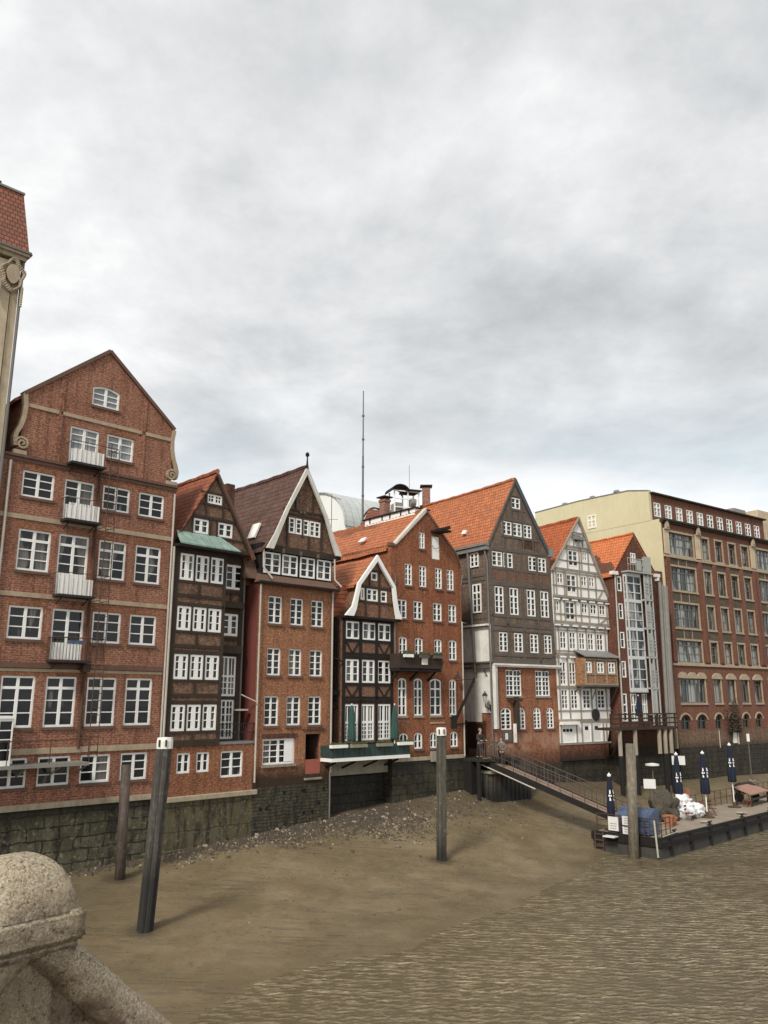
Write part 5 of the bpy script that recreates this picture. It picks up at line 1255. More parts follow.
M['brick_g3'] = brick('brick_dark_brown', (0.180, 0.068, 0.041), (0.126, 0.045, 0.031), (0.108, 0.063, 0.045), dirt=(.07, .035, .025), dirt_amt=.4, wet=(4.6, 5.9))
M['sand_pale'] = paint('pale_stone_coping', (.60, .56, .48), .85, .4, (.25, .22, .18), 2)
M['timber_dark2'] = wood('timber_brown_rail', (.06, .04, .03), (.04, .028, .022))
M['chimney'] = brick('brick_chimney', (.34, .15, .10), (.26, .11, .075), (.25, .18, .14), dirt=(.2, .12, .09))
M['verge_dark'] = paint('dark_slate_verge', (.07, .08, .09), .7, .3)
M['greywall2'] = paint('grey_white_render', (.74, .72, .65), .9, .45, (.24, .22, .17), .8)
M['whitewall2'] = paint('clean_white_render', (.74, .75, .72), .85, .15, (.5, .5, .48), .6)
M['steel_pale'] = paint('pale_steel', (.42, .43, .40), .6, .35, (.25, .24, .21))
M['lead_pale'] = paint('pale_zinc', (.36, .37, .35), .6, .3, (.22, .22, .2))
M['post_pale'] = wood('bleached_post', (.40, .35, .28), (.25, .20, .15))
M['frame_grey'] = paint('grey_green_window_paint', (.16, .165, .15), .5, .2)
M['frame_dark'] = paint('dark_green_window_paint', (.07, .08, .06), .5, .2)
M['creeper'] = paint('creeper_leaves', (.055, .045, .03), .8, .4, (.10, .06, .035), 6)
def lamp_glass():
    t = NT('lantern_glass'); return t.out((.45, .45, .42), .15, spec=.5)
M['glass_lamp'] = lamp_glass()
M['glass_oriel'] = glass('oriel_glass', (.03, .035, .038), (.38, .38, .36), .50)
M['pinkboard'] = paint('faded_pink_board', (.36, .20, .15), .8, .4, (.2, .13, .1))
M['oriel_paint'] = paint('pale_grey_paint', (.58, .59, .57), .5, .2, (.35, .35, .33))
M['rope'] = paint('pale_rope', (.45, .42, .36), .9, .3)

def granite(nm='speckled_granite', dk=0):
    t = NT(nm); o = t.obj()
    v = t.n('ShaderNodeTexVoronoi'); v.inputs['Scale'].default_value = 95; t.l(o, v.inputs['Vector'])
    n1 = t.noise(o, 62, 4, .75); n2 = t.noise(o, 2.5, 6, .65); n3 = t.noise(o, 22, 8, .85)
    c = t.ramp(n1, [(.30, (.10, .075, .05)), (.42, (.33, .26, .175)), (.50, (.46, .38, .27)), (.58, (.64, .56, .43)), (.7, (.76, .70, .57))])
    c = t.mix(t.rng(n2, .38, .66, 0, .75), c, (.52, .35, .25), 'MULTIPLY') if False else t.mix(t.rng(n2, .38, .7, 0, .6), c, (.45, .35, .225))
    pit = t.rng(n3, .33, .43, 1, 0)
    c = t.mix(t.math('MULTIPLY', pit, .8), c, (.10, .07, .048))
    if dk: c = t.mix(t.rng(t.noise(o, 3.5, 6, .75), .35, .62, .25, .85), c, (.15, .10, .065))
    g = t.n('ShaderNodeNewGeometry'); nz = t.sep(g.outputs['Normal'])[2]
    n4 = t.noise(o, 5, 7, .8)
    dirt = t.math('MULTIPLY', t.rng(nz, .35, -.3, 0, 1), t.rng(n4, .35, .6, .15, 1.))  # darker on sides and undersides, broken up by noise
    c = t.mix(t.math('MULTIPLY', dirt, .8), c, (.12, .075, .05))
    h = t.math('ADD', t.math('MULTIPLY', n3, 1.), t.math('MULTIPLY', n1, .5))
    h = t.math('SUBTRACT', h, t.math('MULTIPLY', pit, .8))
    return t.out(c, .85, h, 1., .022, .3)
M['granite'] = granite()
M['granite_dark'] = granite('stained_granite', 1)

def mudmat():
    t = NT('river_mud'); p = t.pos()
    x, y, z = t.sep(p)
    n1 = t.noise(p, .35, 7, .65); n2 = t.noise(p, 2.2, 7, .7); n3 = t.noise(p, 14, 4, .7)
    st = t.noise(t.mapping(p, (1.0, .35, 1), rot=(0, 0, R(45))), 1.2, 6, .65)
    c = t.ramp(n1, [(.3, (0.160, 0.123, 0.067)), (.5, (0.212, 0.165, 0.095)), (.7, (0.264, 0.209, 0.126))])
    c = t.mix(t.rng(n2, .46, .70, 0, .45), c, (0.132, 0.099, 0.055))
    n4 = t.noise(p, 5, 6, .8); n5 = t.noise(t.mapping(p, (1, 1.6, 1), rot=(0, 0, R(30))), .8, 7, .75, dist=.8)
    c = t.mix(t.rng(n4, .53, .70, 0, .45), c, (0.320, 0.258, 0.164))
    c = t.mix(t.rng(n3, .55, .72, 0, .35), c, (0.104, 0.076, 0.045))
    c = t.mix(t.rng(n5, .54, .66, 0, .35), c, (0.120, 0.090, 0.052))
    c = t.mix(t.rng(st, .52, .7, 0, .4), c, (0.136, 0.103, 0.059))
    c = t.mix(t.rng(z, .20, .0, 0, .55), c, (0.120, 0.090, 0.046))
    c = t.mix(t.rng(t.math('ADD', z, t.math('MULTIPLY', n2, 1.2)), 1.6, 2.6, 0, .75), c, (0.096, 0.072, 0.043))
    # drainage darkening beside the left quay
    xx = t.math('ADD', x, t.math('MULTIPLY', n1, 3.))
    c = t.mix(t.rng(xx, -4.5, -9., 0, .45), c, (0.096, 0.072, 0.041))
    # rivulets and clods
    vr = t.n('ShaderNodeTexVoronoi', feature='DISTANCE_TO_EDGE'); vr.inputs['Scale'].default_value = .55
    dv = t.noise(p, 1.1, 5, .7, out=1); t.l(t.mix(.9, p, dv, 'ADD'), vr.inputs['Vector'])
    mask = t.rng(t.noise(p, .25, 3, .5), .50, .60, 0, 1)
    riv = t.math('MULTIPLY', t.rng(vr.outputs['Distance'], .0, .03, 1, 0), t.math('MULTIPLY', mask, .0))
    c = t.mix(t.math('MULTIPLY', riv, .7), c, (.07, .053, .033))
    cl = t.math('MULTIPLY', t.rng(t.noise(p, 4.2, 4, .75), .60, .66, 0, 1), t.rng(t.noise(p, .32, 3, .5), .5, .56, 0, 1))
    c = t.mix(t.math('MULTIPLY', cl, .75), c, (.065, .05, .034))
    wet = t.rng(t.noise(p, .55, 4, .6), .42, .6, 0, 1)
    pud = t.math('MULTIPLY', t.rng(t.noise(t.mapping(p, (1, 1, 0), rot=(0, 0, R(45))), .42, 5, .62), .50, .56, 0, 1), t.rng(z, 1.3, .5, 0, 1))
    for px_, py_ in ((-8.2, 30.6), (-10.85, 36.2), (2.74, 41.8)):
        ds = t.n('ShaderNodeVectorMath', operation='DISTANCE'); t.l(t.comb(x, y, 0), ds.inputs[0]); ds.inputs[1].default_value = (px_, py_, 0)
        dd = t.math('ADD', ds.outputs['Value'], t.math('MULTIPLY', n2, .5))
        c = t.mix(t.rng(dd, 1.15, .6, 0, .75), c, (.06, .046, .028)); pud = t.math('MAXIMUM', pud, t.rng(dd, .9, .7, 0, 1))
    c = t.mix(t.math('MULTIPLY', pud, .25), c, (.13, .105, .068))
    rn = t.noise(t.mapping(p, (.5, 5, 1), rot=(0, 0, R(45))), 1.0, 5, .65, dist=.6)
    rmask = t.rng(t.noise(p, .22, 2, .5), .46, .58, 0, 1)
    rn = t.math('MULTIPLY', t.rng(rn, .54, .64, 0, 1), rmask)
    c = t.mix(t.math('MULTIPLY', rn, .5), c, (.10, .078, .048))
    ro = t.math('ADD', t.rng(n2, .35, .65, .12, .24), t.math('MULTIPLY', wet, .30))
    h = t.math('ADD', t.math('MULTIPLY', n2, .7), t.math('MULTIPLY', n4, .35))
    h = t.math('ADD', h, t.math('MULTIPLY', n5, -.6))
    h = t.math('ADD', h, t.math('MULTIPLY', riv, -.5)); h = t.math('ADD', h, t.math('MULTIPLY', cl, .5))
    h = t.math('ADD', h, t.math('MULTIPLY', rn, -1.2))
    ro = t.math('MAXIMUM', t.math('SUBTRACT', ro, t.math('MULTIPLY', pud, .2)), .1)
    return t.out(c, ro, h, .6, .04, .6)
M['mud'] = mudmat()

def watermat():
    t = NT('murky_water'); p = t.pos()
    big = t.noise(p, .10, 3, .6)
    d = t.noise(p, .55, 3, .6, out=1)
    pv = t.mix(.55, p, d, 'ADD')
    def bands(ang, per, dist, dsc):
        w = t.n('ShaderNodeTexWave', wave_type='BANDS', bands_direction='Y', wave_profile='SIN')
        w.inputs['Scale'].default_value = .314/per; w.inputs['Distortion'].default_value = dist; w.inputs['Detail'].default_value = 2.5; w.inputs['Detail Scale'].default_value = dsc; w.inputs['Detail Roughness'].default_value = .6
        t.l(t.mapping(pv, (1, 1, 1), rot=(0, 0, R(ang))), w.inputs['Vector']); return w.outputs['Fac']
    a = bands(8, .36, 5.0, 3.0); b_ = bands(-16, .23, 5.0, 4.2)
    m = t.rng(t.noise(t.mapping(p, (1.5, 2.4, 1)), 1.0, 3, .65), .38, .60, .1, 1)
    calm = t.rng(t.noise(t.mapping(p, (.10, .22, 1), rot=(0, 0, R(30))), 1., 3, .6), .36, .56, .45, 1)
    m = t.math('MULTIPLY', m, calm)
    w2 = t.noise(t.mapping(pv, (2.2, 4.4, 1)), 1.0, 4, .65)
    h = t.math('MULTIPLY', t.math('ADD', t.math('MULTIPLY', a, .6), t.math('MULTIPLY', b_, .4)), m)
    c = t.ramp(big, [(.3, (.18, .143, .083)), (.7, (.245, .198, .12))])
    c = t.mix(t.rng(h, .40, .10, 0, .7), c, (.075, .058, .032))  # troughs between ripples: shade put into the colour
    c = t.mix(t.rng(h, .52, .8, 0, .55), c, (.50, .43, .30))  # bright crests: sky glints painted into the colour by wave height
    hh = t.math('ADD', h, t.math('MULTIPLY', w2, .6))
    pr = t.n('ShaderNodeBsdfPrincipled'); t.l(c, pr.inputs['Base Color']); pr.inputs['Roughness'].default_value = .09; pr.inputs['IOR'].default_value = 1.33
    b = t.n('ShaderNodeBump'); b.inputs['Strength'].default_value = 1.; b.inputs['Distance'].default_value = .06; t.l(hh, b.inputs['Height']); t.l(b.outputs[0], pr.inputs['Normal'])
    o = t.n('ShaderNodeOutputMaterial'); t.l(pr.outputs[0], o.inputs[0]); return t.m
M['water'] = watermat()

# ------------------------------------------------------------------ mud, water, street
FOOT = [(-40, 10, .8), (-16.1, 33.5, .95), (-10.3, 39.3, 1.15), (-6.6, 43.1, 1.5), (-3, 46.6, 1.85), (.5, 49.8, 2.25), (5, 53.7, 2.6), (7.2, 55.4, 2.5), (12.2, 59.1, 2.5), (17, 62.7, 2.3), (22.3, 66.6, 2.0), (34.8, 75.9, 1.9), (60, 95, 1.9), (110, 132, 1.9)]
SHORE = [(-22, 4), (-13, 13), (-9, 18.5), (-7.4, 21.2), (-6.3, 22.4), (-5.2, 23.4), (-4.6, 25.3), (-3.3, 26.6), (-1.9, 28.4), (-.4, 28.9), (.8, 29.4), (1.7, 31.1), (3.4, 33.4), (5.6, 35.6), (7.3, 38.9), (9.3, 41.4), (11.2, 45.2), (12.8, 48.2), (20, 54.8), (30, 64.5), (45, 79), (100, 125)]
def poly_dist(P, line):
    best = np.full(len(P), 1e9); sg = np.zeros(len(P)); val = np.zeros(len(P))
    for i in range(len(line)-1):
        a = np.array(line[i][:2], float); b = np.array(line[i+1][:2], float); d = b-a; L = d@d
        t = np.clip(((P-a)@d)/L, 0, 1); q = a+t[:, None]*d; r = P-q; dist = np.hypot(r[:, 0], r[:, 1])
        cr = d[0]*r[:, 1]-d[1]*r[:, 0]
        m = dist < best-1e-9; best[m] = dist[m]; sg[m] = np.sign(cr[m])
        if len(line[i]) > 2: v = line[i][2]+(line[i+1][2]-line[i][2])*t; val[m] = v[m]
    return best, sg, val
def mud_height(P):
    dw, sw, _ = poly_dist(P, SHORE); df, sf, zf = poly_dist(P, FOOT)
    f = dw/(dw+df+1e-6); z = np.where(sf > 0, zf, zf*(.55*f+.45*f**2.2))
    return np.where(sw > 0, z, -dw*.10)
def build_mud():
    xs = np.arange(-26, 62, .33); ys = np.arange(6, 100, .33)
    X, Y = np.meshgrid(xs, ys); P = np.stack([X.ravel(), Y.ravel()], 1); Z = mud_height(P)
    nx, ny = len(xs), len(ys)
    vs = []
    for (x, y), z in zip(P.tolist(), Z.tolist()):
        n = noise.noise((x*.5, y*.5, 0))*.07+noise.noise((x*1.7, y*1.7, 3))*.03+noise.noise((x*.16, y*.16, 9))*.10
        k = min(1, abs(z)/.25+.25) if z > 0 else 1
        vs.append((x, y, z+n*k*.8))
    fs = [(j*nx+i, j*nx+i+1, (j+1)*nx+i+1, (j+1)*nx+i) for j in range(ny-1) for i in range(nx-1) if max(vs[j*nx+i][2], vs[(j+1)*nx+i+1][2]) > -.9]
    me = bpy.data.meshes.new('mudflat'); me.from_pydata(vs, [], fs); me.materials.append(M['mud']); me.update()
    for p in me.polygons: p.use_smooth = True
    o = bpy.data.objects.new('mudflat', me); col.objects.link(o); o['kind'] = 'structure'
    w = MB(); w.add([(-1500, -300, 0), (1500, -300, 0), (1500, 3000, 0), (-1500, 3000, 0)], [(0, 1, 2, 3)]); w = w.build('river_water', M['water']); w['kind'] = 'structure'
    # street level behind the houses
    b = MB(); pts = [(-52, 10, 0)]+[(a-7, c+7, 0) for a, c, _ in FOOT[1:]]+[(150, 900, 0), (-900, 900, 0), (-900, 10, 0)]
    tri = tessellate_polygon([[Vector(p) for p in pts]])
    b.add([(p[0], p[1], 4.4) for p in pts], [tuple(t) for t in tri]); s = b.build('street', M['concrete']); s['kind'] = 'structure'
    # rubble along the foot of the walls
    random.seed(4); b = MB()
    def rock(p, r):
        k = [Vector((random.uniform(-1, 1), random.uniform(-1, 1), random.uniform(-.6, .8))).normalized()*r*random.uniform(.6, 1.2) for _ in range(7)]
        base = [(r*math.cos(i*1.26+p.x), r*math.sin(i*1.26+p.x)*.7, -.02) for i in range(5)]
        top = [(q[0]*.6+random.uniform(-.2, .2)*r, q[1]*.6, r*random.uniform(.5, .9)) for q in base]
        vs = [p+Vector(q) for q in base+top]
        b.add(vs, [(i, (i+1) % 5, (i+1) % 5+5, i+5) for i in range(5)]+[(5, 6, 7, 8, 9)])
    pts = []; rs = []
    for i in range(5200):
        t = random.random()**.9; seg = random.choice([2, 3, 3, 4, 4, 4, 5, 5, 5, 5, 6, 7]); a = FOOT[seg-1]; c = FOOT[seg]
        w_ = {2: .7, 3: 1.4, 4: 2.4, 5: 3.6, 6: 4.2, 7: 1.6}.get(seg, 1)
        d = abs(random.gauss(0, .5))*w_+.05
        f = random.random(); x = a[0]+(c[0]-a[0])*f+d*.72; y = a[1]+(c[1]-a[1])*f-d*.72
        pts.append((x, y)); rs.append(random.choice([.04, .045, .055, .065, .08, .14 if random.random() < .25 else .06]))
    for i in range(260):
        pts.append((random.uniform(-9, 12), random.uniform(28, 56))); rs.append(random.uniform(.02, .045))
    Zs = mud_height(np.array(pts))
    b2 = MB(); bl = b
    for (x, y), z, r in zip(pts, Zs.tolist(), rs):
        if z < .15: continue
        n = noise.noise((x*.5, y*.5, 0))*.07+noise.noise((x*.16, y*.16, 9))*.10
        b = b2 if random.random() < .09 else bl
        rock(Vector((x, y, z+n*.8)), r)
    o = bl.build('rubble', M['rubble']); o['kind'] = 'stuff'; tag(o, 'dark stones and rubble lying along the foot of the quay walls', 'rubble')
    o = b2.build('shell_debris', M['shell']); o['kind'] = 'stuff'; tag(o, 'pale bits of brick and debris scattered on the mud below the walls', 'debris')
M['rubble'] = paint('wet_rubble', (.055, .043, .030), .7, .45, (.13, .10, .07), 3)
M['shell'] = paint('pale_debris', (.30, .25, .19), .8, .4, (.22, .14, .09), 3)
build_mud()

# ------------------------------------------------------------------ the houses
for fn in (build_h1, build_left, build_h2, build_h3, build_h4, build_h5, build_h6, build_alley, build_h7, build_h8, build_of, build_back): fn()

# two closed green parasols on the terrace
for i, (s, lab) in enumerate(((1.2, 'closed dark green parasol at the left of the green terrace'), (4.4, 'closed dark green parasol at the right end of the green terrace'))):
    parasol('parasol', tuple(world('H4', s if i == 0 else 4.45, -.45, 4.99)), 2.75, .22 if i == 0 else .2, .3, 'parasol_green', lab, 'closed green parasols on the terrace')

# ------------------------------------------------------------------ mooring posts
def pile(name, a, c, r, mat, label, capmat=None, n=10, flutes=0):
    a = Vector(a); c = Vector(c); o = empty(name, tuple(a)); tag(o, label, 'mooring post'); c = c-a
    b = MB()
    if flutes:
        d = c.normalized(); e = d.orthogonal().normalized(); f = d.cross(e)
        for i in range(flutes):
            t = 2*math.pi*i/flutes+.4; off = (e*math.cos(t)+f*math.sin(t))*r*.62; b.tube(off-c*.2, off+c, r*.42, n=8)
        b.tube(-c*.2, c, r*.75, n=10)
    else: b.tube(-c*.2, c, r, r*.95, n=16)
    b.build('shaft', mat, o, smooth=not flutes)
    if capmat:
        k = MB(); k.lathe([(r*1.06, 0), (r*1.08, .26), (r*.98, .38), (0, .40)], (c.x, c.y, c.z-.18), 12); q = k.build('cap', capmat, o)
        k = MB()
        for dx in (-.12, .12): k.box(c.x+dx-.03, c.x+dx+.03, c.y-r*1.13, c.y-r*1.0, c.z-.1, c.z+.13)
        k.build('cap_mark', M['black'], q)
    return o
def tidepile(name, base, z0, z1):
    t = NT(name); p = t.pos(); o = t.obj(); z = t.sep(p)[2]
    n1 = t.noise(t.mapping(o, (6, 6, .5)), 1.5, 5, .7); n2 = t.noise(o, 4, 5, .7)
    c = t.mix(t.rng(n1, .35, .65), base, tuple(q*.5 for q in base)); c = t.mix(t.rng(n2, .5, .7, 0, .5), c, tuple(q*1.7+.02 for q in base))
    zz = t.math('ADD', z, t.math('MULTIPLY', n2, .6))
    c = t.mix(t.rng(zz, z0, z1, .9, 0), c, (.017, .016, .015))
    return t.out(c, .7, n1, .6, .04, .35)
pile('mooring_post', (-8.2, 30.6, .2), (-7.88, 30.6, 6.5), .275, tidepile('weathered_pile_dark', (.085, .078, .065), 2.2, 3.2), 'tall leaning dark mooring post with white cap, nearest the viewer', M['whitewall'], flutes=6)
pile('timber_post', (-10.85, 36.2, .5), (-10.9, 36.2, 5.35), .215, tidepile('weathered_pile_brown', (.085, .062, .048), .8, 1.4), 'shorter brown timber post standing close to the quay blocks', None)
pile('mooring_post', (2.74, 41.8, .5), (2.82, 41.8, 6.5), .24, tidepile('weathered_pile_grey', (.10, .09, .07), 1.2, 2.4), 'grey-brown mooring post with white cap in the middle of the mud', M['whitewall'], flutes=4)
pile('mooring_post', (13.0, 45.6, -.3), (13.2, 45.6, 5.75), .27, tidepile('weathered_pile_tan', (.20, .17, .125), -.2, .1), 'plain tan round post at the left end of the pontoon', None)

# ------------------------------------------------------------------ pontoon
PO = Vector((14.30, 45.2, 0)); pu = Vector((math.sin(R(45)), math.cos(R(45)), 0)); pv = Vector((-pu.y, pu.x, 0))
def pw(u, v, z=1.0): return tuple(PO+pu*u+pv*v+Vector((0, 0, z)))
def build_pontoon():
    o = empty('pontoon', pw(0, 0, 0), R(45)); tag(o, 'long flat landing pontoon with pale deck and dark hull at the water edge', 'pontoon')
    MB().box(0, 34, 0, 3.95, -.4, .93).build('hull', M['hull'], o)
    MB().box(.03, 34, .05, 3.9, .93, 1.0).build('deck', M['deckwood'], o)
    b = MB(); b.box(-.06, 34, -.1, 0, .55, .8); b.box(-.1, -.0, -.1, 4.0, .6, .98); b.box(-.05, 34, -.05, .12, .93, 1.05); b.box(-.05, .1, 0, 3.95, .96, 1.03)
    for i in range(14): b.box(1.0+i*2.4, 1.15+i*2.4, -.14, 0, .1, 1.0)
    b.build('fender', M['timber_black'], o)
    b = MB()
    for u in (2.2, 6.6, 11.2, 15.6, 20): b.box(u-.12, u+.12, .15, .4, 1.0, 1.06); b.tube((u-.2, .28, 1.2), (u+.2, .28, 1.2), .05); b.tube((u, .28, 1.02), (u, .28, 1.2), .06)
    b.build('cleat', M['black'], o)
    b = MB()
    for i in range(26): x = 8.8+i*.95; b.tube((x, 3.8, 1), (x, 3.8, 2.0), .03, n=5)
    for z in (1.5, 1.98): b.tube((8.8, 3.8, z), (33, 3.8, z), .018, n=5)
    for i in range(6): y = .2+i*.7; b.tube((.08, y, 1.0), (.08, y, 1.95), .035, n=6)
    for z in (1.35, 1.65, 1.95): b.tube((.08, .2, z), (.08, 3.7, z), .025, n=5)
    for i in range(4): x = .1+i*.5; b.tube((x, .2, 1.0), (x, .2, 1.95), .03, n=6)
    for z in (1.35, 1.65, 1.95): b.tube((.08, .2, z), (1.6, .2, z), .022, n=5)
    b.build('railing', M['rust'], o)
    b = MB(); b.box(-.16, -.1, 3.2, 3.26, -.2, 1.1); b.box(-.16, -.1, 3.7, 3.76, -.2, 1.1)
    for z in (.0, .3, .6, .9): b.box(-.16, -.1, 3.26, 3.7, z-.03, z+.03)
    b.build('ladder', M['rust'], o)
    b = MB(); b.tube((.3, -.02, 1.08), (2.6, .25, 1.08), .03, n=6); b.tube((-.12, .2, 1.9), (-.13, .1, .1), .05, n=8); b.build('rope', M['rope'], o)
    # white boards hung on the end rail
    for y0, y1, z0, z1, nm in ((2.95, 2.35, 1.15, 1.85, 'first'), (2.1, 1.3, 1.5, 1.95, ''), (2.1, 1.3, 1.05, 1.42, '')):
        b = MB().box(-.03, .03, y1, y0, z0, z1); s = b.build('sign_board', M['board'], o)
        b = MB()
        for k in range(3): b.box(-.036, -.03, y1+.1, y0-.1, z0+.1+k*.12, z0+.13+k*.12)
        b.build('sign_line', M['lead'], s)
    MB().box(-.6, -.15, 2.3, 3.0, .86, .92).build('end_shelf', M['board'], o)
build_pontoon()

def prim_tarp():
    o = empty('covered_stall', pw(.3, .75, 1.0), R(45)); tag(o, 'blue tarpaulin draped over a low stall at the left end of the pontoon', 'covered stall')
    n, m = 26, 14; b = MB(); vs = []; random.seed(9)
    W, D, Hh = 1.2, 1.95, 1.3
    def P(i, j):
        x = i/m*W; y = j/n*D
        return x, y
    top = {}
    for i in range(m+1):
        for j in range(n+1):
            x, y = P(i, j); z = Hh*(.72+.28*min(1, x/W*1.6))+.03*noise.noise((x*2.5, y*2.5, 1))
            vs.append((x+.03*noise.noise((y*3, 0, 2)), y, z))
    fs = [(i*(n+1)+j, i*(n+1)+j+1, (i+1)*(n+1)+j+1, (i+1)*(n+1)+j) for i in range(m) for j in range(n)]
    b.add(vs, fs)
    ring = [(0, j) for j in range(n+1)]+[(i, n) for i in range(1, m+1)]+[(m, j) for j in range(n-1, -1, -1)]+[(i, 0) for i in range(m-1, 0, -1)]
    k = len(ring); low = []
    base = len(b.v)
    for lvl in range(1, 5):
        for q, (i, j) in enumerate(ring):
            x, y, z = vs[i*(n+1)+j]; f = lvl/4; ox = (x-W/2)/W*2; oy = (y-D/2)/D*2; wv = .06*math.sin(q*1.1)*f
            b.v.append((x+ox*(.03+wv*.6)*f, y+oy*(.03+wv*.6)*f, z*(1-f)+.08*f))
    for lvl in range(4):
        for q in range(k):
            r = (q+1) % k
            a = (ring[q][0]*(n+1)+ring[q][1], ring[r][0]*(n+1)+ring[r][1]) if lvl == 0 else (base+(lvl-1)*k+q, base+(lvl-1)*k+r)
            c = (base+lvl*k+q, base+lvl*k+r); b.f.append((a[0], a[1], c[1], c[0]))
    t = b.build('tarpaulin', M['tarp'], o)
    b = MB()
    for x in (.1, 1.1):
        for y in (.1, 1.85): b.tube((x, y, 0), (x, y, 1.0), .04)
    b.box(.1, 1.1, .1, 1.85, .7, .74); b.build('frame', M['timber_grey'], o)
prim_tarp()
G = 'closed navy parasols with white lettering on the pontoon'
parasol('parasol', pw(8.8, 3.1), 3.75, .23, .25, 'navy', 'closed navy parasol behind the white sacks, left of the three tall ones', G, True)
parasol('parasol', pw(9.6, 1.75), 3.85, .24, .36, 'navy', 'closed navy parasol on white pole beside the small wooden chairs', G, True)
parasol('parasol', pw(15.7, 2.6), 4.1, .23, .40, 'navy', 'closed navy parasol rising highest, next to the upturned pink boards', G, True)
parasol('parasol', pw(.95, 3.3), 2.95, .2, .22, 'navy', 'shorter closed navy parasol at the foot of the gangway', G, True)

def blob(cx, cy, cz, rx, ry, rz, seed, amp=.2, n=16, m=10):
    vs = []
    for j in range(m+1):
        t = math.pi*j/m
        for i in range(n):
            p = 2*math.pi*i/n; d = Vector((math.sin(t)*math.cos(p), math.sin(t)*math.sin(p), math.cos(t)))
            k = 1+amp*noise.noise(d*2.2+Vector((seed, 0, 0)))+amp*.5*noise.noise(d*6+Vector((0, seed, 0)))
            vs.append((cx+d.x*rx*k, cy+d.y*ry*k, max(0.002, cz+d.z*rz*k)))
    return vs, [(j*n+i, j*n+(i+1) % n, (j+1)*n+(i+1) % n, (j+1)*n+i) for j in range(m) for i in range(n)]
for i, (u, v, z, r, lab) in enumerate(((8.2, 2.5, .4, .62, 'white plastic sack at the left of the sack pile'), (9.4, 2.4, .36, .66, 'white plastic sack at the right end of the sack pile'), (8.5, 2.7, .85, .55, 'white plastic sack lying on top of the sack pile'))):
    o = MB().add(*blob(0, 0, z if i < 2 else .4, r, r*.85, .42, i*3.1, .6, 28, 18)).build('sack', M['sack'], None, smooth=True); o.location = pw(u, v, 1.0 if i < 2 else 1.5); o.rotation_euler = (0, 0, i)
    tag(o, lab, 'sack', 'white sacks on the pontoon')
def netmat():
    t = NT('fishing_net'); o = t.obj(); n1 = t.noise(o, 14, 6, .8); n2 = t.noise(o, 3, 4, .6)
    c = t.ramp(n1, [(.35, (.035, .03, .025)), (.55, (.13, .11, .085)), (.7, (.26, .23, .18))]); c = t.mix(t.rng(n2, .5, .65, 0, .6), c, (.10, .085, .06)); return t.out(c, .9, n1, 1., .08, .2)
M['net'] = netmat()
o = MB().add(*blob(0, 0, .6, 1.15, .6, .95, 5, .5, 40, 24)).build('net_heap', M['net'], None, smooth=True); o.location = pw(6.6, 3.0, 1.0); o.rotation_euler = (0, 0, R(40)); tag(o, 'dark heaped netting beside the white sacks on the pontoon', 'net heap')
def planter(u, v, s, lab):
    o = MB().lathe([(.22*s, 0), (.36*s, .55*s), (.40*s, .56*s), (.40*s, .64*s), (.33*s, .64*s), (.31*s, .5*s)], (0, 0, 0), 4 if s > .9 else 14).build('planter', M['terracotta'], None); o.location = pw(u, v); o.rotation_euler = (0, 0, R(12)); tag(o, lab, 'planter', 'terracotta planters on the pontoon')
planter(4.3, 1.6, 1.0, 'large square terracotta planter in front of the dark net heap')
planter(5.2, 1.8, .7, 'round terracotta pot right of the large square planter')
planter(3.5, 2.4, .6, 'round terracotta pot left of the large square planter')
def chair(u, v, rz, lab):
    o = empty('folding_chair', pw(u, v), rz); tag(o, lab, 'chair', 'small wooden chairs on the pontoon')
    MB().box(-.22, .22, -.22, .22, .42, .46).build('seat', M['redwood'], o); b = MB(); b.box(-.22, .22, .2, .24, .6, .68); b.box(-.22, .22, .2, .24, .78, .88); b.build('backrest', M['redwood'], o)
    for x in (-.2, .2):
        MB().bar3((x, -.2, 0), (x, .2, .46), .04, .04).build('leg', M['redwood'], o); MB().bar3((x, .22, 0), (x, .22, .9), .04, .04).build('leg', M['redwood'], o)
M['redwood'] = wood('red_brown_wood', (.20, .08, .045), (.14, .055, .035))
chair(7.5, 1.9, 1.0, 'red-brown wooden chair nearest the white sacks'); chair(9.9, 2.2, 2.6, 'red-brown wooden chair left of the navy parasol foot'); chair(10.6, 1.9, .4, 'red-brown wooden chair right of the navy parasol foot')
o = empty('deck_stool', pw(16.6, 2.1), .3); tag(o, 'small dark stool by the foot of the highest parasol', 'stool'); MB().box(-.2, .2, -.2, .2, .4, .46).build('seat', M['redwood'], o)
for x in (-.16, .16):
    for y in (-.16, .16): MB().box(x-.025, x+.025, y-.025, y+.025, 0, .4).build('leg', M['redwood'], o)
o = empty('mesh_chair', pw(10.6, 3.3), .4); tag(o, 'pinkish brown frame chair behind the second tall parasol', 'chair'); b = MB(); b.box(-.3, .3, -.3, .3, .45, .5); b.box(-.3, .3, .27, .32, .5, 1.5)
b.build('seat', M['terracotta'], o)
for x in (-.27, .27):
    for y in (-.27, .27): MB().box(x-.03, x+.03, y-.03, y+.03, 0, .45).build('leg', M['rust'], o)
o = empty('trestle_table', pw(18.6, 2.6), R(48)); tag(o, 'low trestle with sloping pinkish boards near the right end of the pontoon', 'trestle table')
MB().hexa([(-1.9, -.7, .75), (1.6, -.7, .75), (1.6, .5, 1.15), (-1.9, .5, 1.15)], [(-1.9, -.7, .82), (1.6, -.7, .82), (1.6, .5, 1.22), (-1.9, .5, 1.22)]).build('tabletop', M['pinkboard'], o)
b = MB(); b.box(-1.9, 1.7, -.72, -.66, .4, .55); b.build('rail', M['black'], o)
for x in (-1.7, 1.5):
    for y in (-.6, .4): MB().box(x-.04, x+.04, y-.04, y+.04, 0, .75 if y < 0 else 1.1).build('leg', M['black'], o)
